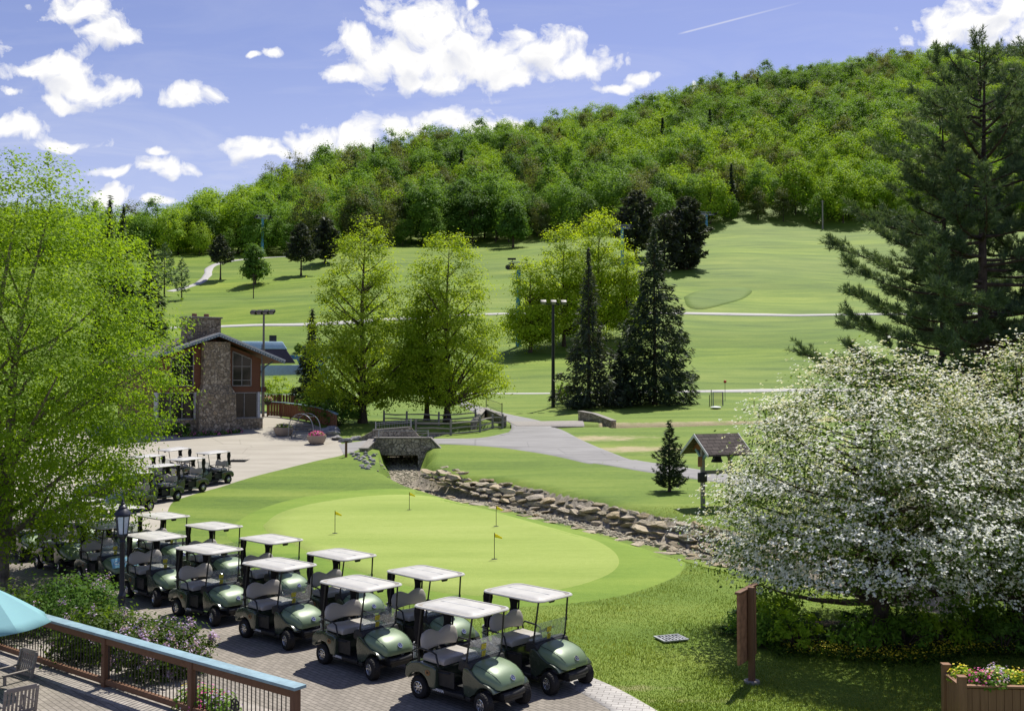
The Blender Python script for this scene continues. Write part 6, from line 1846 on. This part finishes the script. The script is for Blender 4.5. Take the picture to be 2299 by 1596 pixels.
# dark pines half way up
PINE = lambda h, r: [(0, r * .5), (h * .2, r * .85), (h * .45, r), (h * .7, r * .8), (h * .9, r * .45), (h, r * .1)]
spruce(1428, 560, 428, 285, 56, 'dark brownish pine, left one of the group at the fairway edge', 65, 'bpine', 13, 9, 70, 1.8, .5, .4, 'pine_tree', .1, .12, prof=PINE)
spruce(1540, 602, 442, 262, 56, 'dark brownish pine, right one of the group at the fairway edge', 66, 'bpine', 15, 10, 80, 1.7, .5, .4, 'pine_tree', .1, .03, prof=PINE)
spruce(1492, 596, 480, 258, 44, 'grey half-bare pine between the two dark ones at the fairway edge', 67, 'bpine', 13, 8, 50, 1.6, .35, .3, 'pine_tree', .15, .05, prof=PINE)
# single trees on the slope
maple(1152, 561, 446, 318, 36, 'lone round dark green tree standing at the top of the middle fairway', 71, 'dgreen', 90, 60, .8, .35, 1.7, .24, name='lone_tree')
maple(573, 629, 546, 249, 31, 'small round dark green tree alone on the left slope', 72, 'dgreen', 80, 60, .62, .2, 1.1, .2, name='lone_tree')
UMB = lambda h, r: [(0, r * .3), (h * .3, r), (h * .5, r * .95), (h * .75, r * .6), (h, r * .12)]
spruce(495, 613, 528, 259, 32, 'flat-topped dark pine beside the bend of the left slope path', 73, 'bpine', 7, 9, 60, 1.2, .35, .22, 'slope_pine', 0, .38, prof=UMB)
spruce(676, 602, 500, 262, 40, 'dark broad pine on the left slope near the maple top', 74, 'bpine', 9, 9, 70, 1.3, .4, .25, 'slope_pine', .05, .28, prof=UMB)
spruce(369, 640, 545, 232, 34, 'thin dark pine on the left slope behind the birch edge', 75, 'pine', 10, 7, 35, 1.0, .22, .2, 'slope_pine', .05, .2, prof=UMB)
spruce(408, 655, 580, 225, 22, 'sparse slender pine on the left slope by the path', 76, 'pine', 10, 6, 22, .9, .2, .16, 'slope_pine', .05, .2, prof=UMB)
spruce(730, 600, 488, 282, 32, 'dark pine at the forest edge behind the left maple top', 77, 'bpine', 12, 9, 60, 1.6, .45, .3, 'slope_pine', .1, .1, prof=PINE)
spruce(2095, 578, 500, 300, 40, 'dark pine on the right fairway seen between the white pine boughs', 78, 'pine', 9, 8, 60, 1.6, .4, .25, 'slope_pine', .05, .3, prof=UMB)
# dark spruces behind the birch
spruce(243, 800, 448, 125, 58, 'tall dark spruce poking up behind the birch, the taller of two tips', 81, nwh=34, per=9, nb=70, blen=.9, bw=.18)
spruce(274, 800, 463, 122, 62, 'tall dark spruce poking up behind the birch, right of the taller tip', 82, nwh=34, per=9, nb=70, blen=.9, bw=.18)
spruce(335, 790, 540, 118, 60, 'dark spruce between the birch crown and the left slope', 83, nwh=26, per=9, nb=70, blen=.9, bw=.18)
spruce(700, 880, 695, 97, 44, 'dark ragged spruce behind the left side of the big maple', 84, 'bpine', 20, 8, 55, .7, .15, .2, jag=.4)
g = G(672, 792)
# bushes round the lodge and the pool
for i, (px, pb, rr, hh, leaf, lb) in enumerate(((628, 905, 1.9, 3.0, 'L_maple', 'loose light green shrub behind the lodge corner'), (762, 955, 1.7, 2.2, 'L_dgreen', 'dark leafy bush at the shaded end of the rail fence'), (715, 948, 1.9, 3.2, 'L_dgreen', 'tall dark bush behind the curved guardrail'), (790, 940, 1.6, 1.7, 'L_shrub', 'dark bush at the foot of the left maple'), (672, 792, .9, 1.6, 'L_dgreen', 'small round bush on the slope above the lift terminal'),
        (1262, 905, 1.0, 2.6, 'L_bgreen', 'bright sapling leafing out beside the floodlight mast'), (1300, 918, 1.5, 1.5, 'L_spruce', 'low dark bush at the foot of the thin spruce'))):
    g = G(px, pb); shrub(g.x, g.y, float(zfull(g.x, g.y)), rr, hh, leaf, lb, np.random.default_rng(100 + i), 1500, .26, asp=.45)

# ------------------------------------------------------------------ lilacs by the terrace
shrub(-11.1, 25.4, 0, 1.3, 1.2, 'L_dgreen', 'broad lilac bush with pale blossom left of the lamp post', np.random.default_rng(120), 9000, .10, None, 'lilac', 800, .044, 'shrub', 'lilac_bush', .5)
shrub(-9.15, 22.6, 0, 1.15, 1.0, 'L_shrub', 'lilac bush with pale blossom behind the first railing bay', np.random.default_rng(121), 7000, .10, None, 'lilac', 900, .044, 'shrub', 'lilac_bush', .5)
shrub(-7.35, 21.3, 0, 1.0, 1.05, 'L_shrub', 'lilac bush in full violet bloom behind the middle railing bay', np.random.default_rng(122), 6500, .10, None, 'lilac', 4600, .050, 'shrub', 'lilac_bush', .5)
shrub(-12.6, 24.0, 0, 1.3, 1.2, 'L_shrub', 'dark leafy bush behind the parasol', np.random.default_rng(123), 6000, .10, None, 'lilac', 500, .036, 'shrub', 'lilac_bush', .5)

# ------------------------------------------------------------------ bed under the hawthorns
rg = np.random.default_rng(130)
def hosta(x, y, r, label, group, leaf='L_hosta', n=46, ln=.34, wd=.15):
    t = thing('hosta_plant', label, 'plant', (x, y, 0), 0, group)
    a = rg.uniform(0, 6.28, n); el = rg.uniform(.15, 1.2, n)
    d = np.stack([np.cos(a) * np.cos(el), np.sin(a) * np.cos(el), np.sin(el)], 1)
    P = d * (r * rg.uniform(.45, 1, n))[:, None] * np.array([1, 1, .75]) + np.array([0, 0, .05])
    D = np.stack([np.cos(a), np.sin(a), rg.uniform(-.5, .35, n)], 1)
    W = np.stack([-np.sin(a), np.cos(a), rg.normal(0, .25, n)], 1)
    V, Fc = quads(P, D, W, ln * rg.uniform(.7, 1.2, n), wd * rg.uniform(.7, 1.2, n))
    link('leaves', npmesh('leaves', V, [Fc], M[leaf], rep4(rg.random(n))), t)
spots = []
while len(spots) < 30:
    x = rg.uniform(5.4, 13.4); y = rg.uniform(23.0, 26.4)
    if all((x - a) ** 2 + (y - b) ** 2 > .5 for a, b in spots): spots.append((x, y))
for i, (x, y) in enumerate(spots):
    if i % 2: hosta(x, y, rg.uniform(.35, .6), 'broad-leaved hosta in the shaded bed under the hawthorns', 'hostas under the hawthorns')
    else: shrub(x, y, 0, rg.uniform(.5, .8), rg.uniform(.7, 1.15), ('L_mgreen', 'L_bgreen', 'L_dgreen', 'L_mgreen')[i // 2 % 4], 'leafy perennial clump in the shaded bed under the hawthorns', rg, 900, .13, 'perennial clumps under the hawthorns', asp=.4, cat='plant', name='perennial_plant')
shrub(6.1, 24.2, 0, 1.0, .75, 'L_dgreen', 'low spreading dark bush between the drain grate and the sign', rg, 2200, .10, asp=.35)
def yellow_ground():
    n = 1500; x = rg.uniform(6.2, 11.4, n); y = 22.75 + .35 * np.sin(x * 1.3) + rg.uniform(-.35, .45, n)
    P = np.stack([x, y, rg.uniform(.08, .26, n)], 1)
    V, Fc = leafset(P, rg.normal(size=(n, 3)) * .3 + np.array([0, -.3, 1]), .042, .9, rg)
    n2 = 5000; x = rg.uniform(5.9, 11.8, n2); y = 22.75 + .35 * np.sin(x * 1.3) + rg.normal(0, .32, n2)
    P2 = np.stack([x, y, np.abs(rg.normal(.09, .07, n2))], 1)
    V2, F2 = leafset(P2, rg.normal(size=(n2, 3)) * .6 + np.array([0, 0, .7]), .09, .5, rg)
    o = link('ground_cover', npmesh('ground_cover', np.concatenate([V2, V]), [np.concatenate([F2, Fc + len(V2)])], [M['L_shrub'], M['yflower']], np.concatenate([rep4(rg.random(n2)), rep4(rg.random(n))]), np.concatenate([np.zeros(n2), np.ones(n)])))
    o['kind'] = 'stuff'; tag(o, 'low ground cover with tiny yellow flowers along the bed edge', 'ground cover')
yellow_ground()

# ------------------------------------------------------------------ grass blades on the nearer lawns: nobody could count them
def lawn():
    n = 150000
    k = rg.uniform(-.12, .56, n * 2); y = 18.2 + 26 * rg.random(n * 2) ** 1.7; x = y * k
    ed = np.array(sorted(EDGE, key=lambda p: p[1])); xe = np.interp(y, ed[:, 1], ed[:, 0])
    d, s, dep, w, idx = creek_sd(x, y)
    ok = (x > xe + .04) & ((d > 1.6) | (s > 0)) & ~((np.abs(x - 9.5) < 4.0) & (np.abs(y - 24.7) < 1.6))
    fr = np.array([tuple(v.co) for v in bpy.data.objects['green_fringe'].data.vertices])[-120:]
    fx, fy = fr[:, 0], fr[:, 1]
    inside = np.zeros(len(x), bool); j = len(fx) - 1
    for i in range(len(fx)):
        c = ((fy[i] > y) != (fy[j] > y)) & (x < (fx[j] - fx[i]) * (y - fy[i]) / (fy[j] - fy[i] + 1e-12) + fx[i]); inside ^= c; j = i
    ok &= ~inside
    x, y = x[ok][:n], y[ok][:n]; n = len(x)
    z = zfull(x, y)
    h = rg.uniform(.025, .06, n) * (1 + .5 * np.sin(x * 1.7) * np.sin(y * 1.3))
    D = np.stack([rg.normal(0, .35, n), rg.normal(0, .35, n), np.ones(n)], 1); W = np.stack([rg.normal(size=n), rg.normal(size=n) * .4, np.zeros(n)], 1)
    V, Fc = quads(np.stack([x, y, z + h * .42], 1), D, W, h, .012)
    v = np.clip(.45 + .25 * np.sin(x * .9 + y * .4) * np.sin(y * .7) + rg.normal(0, .2, n), 0, 1)
    o = link('lawn_grass', npmesh('lawn_grass', V, [Fc], M['blade'], rep4(v))); o['kind'] = 'stuff'; tag(o, 'short mown grass blades on the lawn beside the carts', 'grass')
lawn()

# ------------------------------------------------------------------ forest on the hill
FT = []       # (crown mesh, trunk mesh, kind)
def ftree(seed, leaf, h, r, low, ncl, nper, size, conif=False, top=.1):
    rg = np.random.default_rng(seed)
    if conif:
        V, Fc, v, bo = conifer(rg, h, SPR(h, r), 16, 8, .3, 26, 1.7, .5)
    else:
        prof = [(h * low, r * .55), (h * (low + .12), r * .9), (h * .5, r), (h * .7, r * .86), (h * .87, r * .55), (h, r * top)]
        V, Fc, v, Cc = crown(rg, prof, ncl, nper, r * .27, size, .8, .20, .72, .5, .25, .7, .22)
    mb = MB(); tf = trunkf(h * .93, .26, (rg.normal() * .4, rg.normal() * .4), .25, seed); trunk_tube(mb, tf, h * .93, 6, 6)
    if not conif:
        limbs(rg, mb, Cc, 10, tf, .14, h * low, h * .8, .9, 3, 4, .03)
    tm = bpy.data.meshes.new('trunk'); tm.from_pydata(mb.v, [], mb.f); tm.materials.append(M['bark'])
    FT.append((npmesh('crown', V, [Fc], M['L_' + leaf], v), tm, leaf))
for i in range(3): ftree(200 + i, 'bgreen', 21 + i, 6.6 + .6 * i, .14, 100, 60, .68)
for i in range(3): ftree(210 + i, 'mgreen', 22 + i * .8, 7.8 - .6 * i, .16, 105, 60, .68)
for i in range(2): ftree(220 + i, 'dgreen', 23 + i, 7.0, .18, 100, 60, .68)
ftree(230, 'ogreen', 21, 6.2, .25, 80, 50, .62); ftree(231, 'ogreen', 23, 6.6, .2, 70, 50, .62, top=.3)
ftree(240, 'spruce', 21, 3.6, 0, 0, 0, 0, True)
FLAB = {'bgreen': 'bright yellow-green leafy tree in the forest front on the hillside', 'mgreen': 'mid green leafy tree in the forest front on the hillside', 'dgreen': 'dark green leafy tree in the forest front on the hillside', 'ogreen': 'olive half-leafed tree in the forest front on the hillside', 'spruce': 'dark conifer spire in the forest front on the hillside'}
FGRP = {'bgreen': 'bright green forest trees', 'mgreen': 'mid green forest trees', 'dgreen': 'dark green forest trees', 'ogreen': 'olive forest trees', 'spruce': 'forest conifers'}
def forest():
    q = random.Random(5)
    pts = []
    EPX = [-700, 300, 400, 600, 720, 900, 1100, 1200, 1400, 1560, 1700, 2050, 2600, 3200]
    EY = [290, 290, 300, 306, 312, 322, 334, 335, 338, 356, 358, 360, 360, 360]
    px = -420.0
    pr = 0
    y = 0
    grid = {}
    tries = 0
    while tries < 60000:
        tries += 1
        p = q.uniform(-420, 2760)
        e = float(np.interp(p, EPX, EY)); rd = float(np.interp(p, TPX, RID)) + 25
        u = q.random() ** .8
        yy = e + (rd - e) * u
        if q.random() < .16: yy = e + q.uniform(0, 9)
        x = (p - CX) / F * yy
        if q.random() > yy / 800 + .25: continue
        sp = 7.6 if yy < e + 25 else 10.2
        c = (int(x // 8), int(yy // 8))
        if any((x - a) ** 2 + (yy - b) ** 2 < sp * sp for i in (-1, 0, 1) for j in (-1, 0, 1) for a, b in grid.get((c[0] + i, c[1] + j), ())): continue
        grid.setdefault(c, []).append((x, yy)); pts.append((x, yy, yy - e, p))
    # kind varies in drifts
    def kind(x, yy):
        n = math.sin(x * .021 + 2 * math.sin(yy * .013)) + math.sin(yy * .03 + x * .011 + 1) * .7 + q.gauss(0, .75)
        if q.random() < .045: return 10
        if n > .75: return q.randrange(0, 3)
        if n > -.55: return q.choice((3, 4, 5, 0, 1, 8)) if q.random() < .85 else 9
        return q.choice((6, 7, 3, 4, 5, 9))
    vis = [p for p in pts if -60 < p[3] < 2360]
    vis.sort(key=lambda p: p[2] * 1.0 + p[1] * .25)
    front = set(id(p) for p in vis[:285])
    proto_ = {}
    V = []; rot = []; scl = []; ki = []
    for p in pts:
        x, yy, de, ppx = p
        k = kind(x, yy); z = float(zbase(x, yy)); s = q.uniform(.72, 1.12) * (1.0 if yy > 430 else .9)
        if de < 6: s *= q.uniform(.4, .95)
        if ppx < 420: s *= .8
        a = q.uniform(0, 6.28)
        if id(p) in front:
            cm, tm, leaf = FT[k]
            t = thing('forest_tree', FLAB[leaf], 'tree', (x, yy, z - .3), a, FGRP[leaf]); t.scale = (s * q.uniform(.9, 1.12), s * q.uniform(.9, 1.12), s)
            link('crown', cm, t); link('trunk', tm, t)
        else:
            V.append((x, yy, z - .3)); rot.append(a); scl.append(s); ki.append(k)
    return np.array(V), np.array(rot), np.array(scl), np.array(ki)
FV, FR_, FS, FK = forest()
def far_forest():
    """the wood behind the front rows: one object, trees set on its points"""
    hid = bpy.data.collections.new('forest_sources')
    for i, (cm, tm, leaf) in enumerate(FT):
        n1 = len(cm.vertices); c = np.zeros(n1 * 3); cm.vertices.foreach_get('co', c)
        t = np.array([tuple(v.co) for v in tm.vertices]); va = np.zeros(n1); cm.attributes['v'].data.foreach_get('value', va)
        f1 = np.arange(n1).reshape(-1, 4); f2 = np.array([tuple(p.vertices) for p in tm.polygons if len(p.vertices) == 4]) + n1
        me = npmesh('wood_tree', np.concatenate([c.reshape(-1, 3), t]), [f1, f2], [M['L_' + leaf], M['bark']], np.concatenate([va, np.zeros(len(t))]), np.concatenate([np.zeros(len(f1)), np.ones(len(f2))]))
        o = bpy.data.objects.new('wood_tree_%02d' % i, me); hid.objects.link(o)
    me = bpy.data.meshes.new('forest'); me.vertices.add(len(FV)); me.vertices.foreach_set('co', FV.astype(np.float32).ravel())
    for nm, a, ty in (('rz', FR_, 'FLOAT'), ('sc', FS, 'FLOAT'), ('ki', FK, 'INT')):
        at_ = me.attributes.new(nm, ty, 'POINT'); at_.data.foreach_set('value', a.astype(np.int32 if ty == 'INT' else np.float32))
    o = link('forest', me); o['kind'] = 'stuff'; tag(o, 'dense spring-green wood covering the hill up to the skyline', 'forest')
    g = bpy.data.node_groups.new('set_trees', 'GeometryNodeTree')
    g.interface.new_socket('Geometry', in_out='INPUT', socket_type='NodeSocketGeometry'); g.interface.new_socket('Geometry', in_out='OUTPUT', socket_type='NodeSocketGeometry')
    gi = g.nodes.new('NodeGroupInput'); go = g.nodes.new('NodeGroupOutput')
    ci = g.nodes.new('GeometryNodeCollectionInfo'); ci.inputs[0].default_value = hid; ci.inputs['Separate Children'].default_value = True; ci.inputs['Reset Children'].default_value = True
    ip = g.nodes.new('GeometryNodeInstanceOnPoints'); ip.inputs['Pick Instance'].default_value = True
    def na(nm, ty):
        n = g.nodes.new('GeometryNodeInputNamedAttribute'); n.data_type = ty; n.inputs[0].default_value = nm; return n.outputs[0]
    cx = g.nodes.new('ShaderNodeCombineXYZ'); g.links.new(na('rz', 'FLOAT'), cx.inputs[2])
    er = g.nodes.new('FunctionNodeEulerToRotation'); g.links.new(cx.outputs[0], er.inputs[0])
    L = g.links.new
    L(gi.outputs[0], ip.inputs['Points']); L(ci.outputs[0], ip.inputs['Instance']); L(na('ki', 'INT'), ip.inputs['Instance Index']); L(er.outputs[0], ip.inputs['Rotation']); L(na('sc', 'FLOAT'), ip.inputs['Scale']); L(ip.outputs[0], go.inputs[0])
    md = o.modifiers.new('set_trees', 'NODES'); md.node_group = g
far_forest()
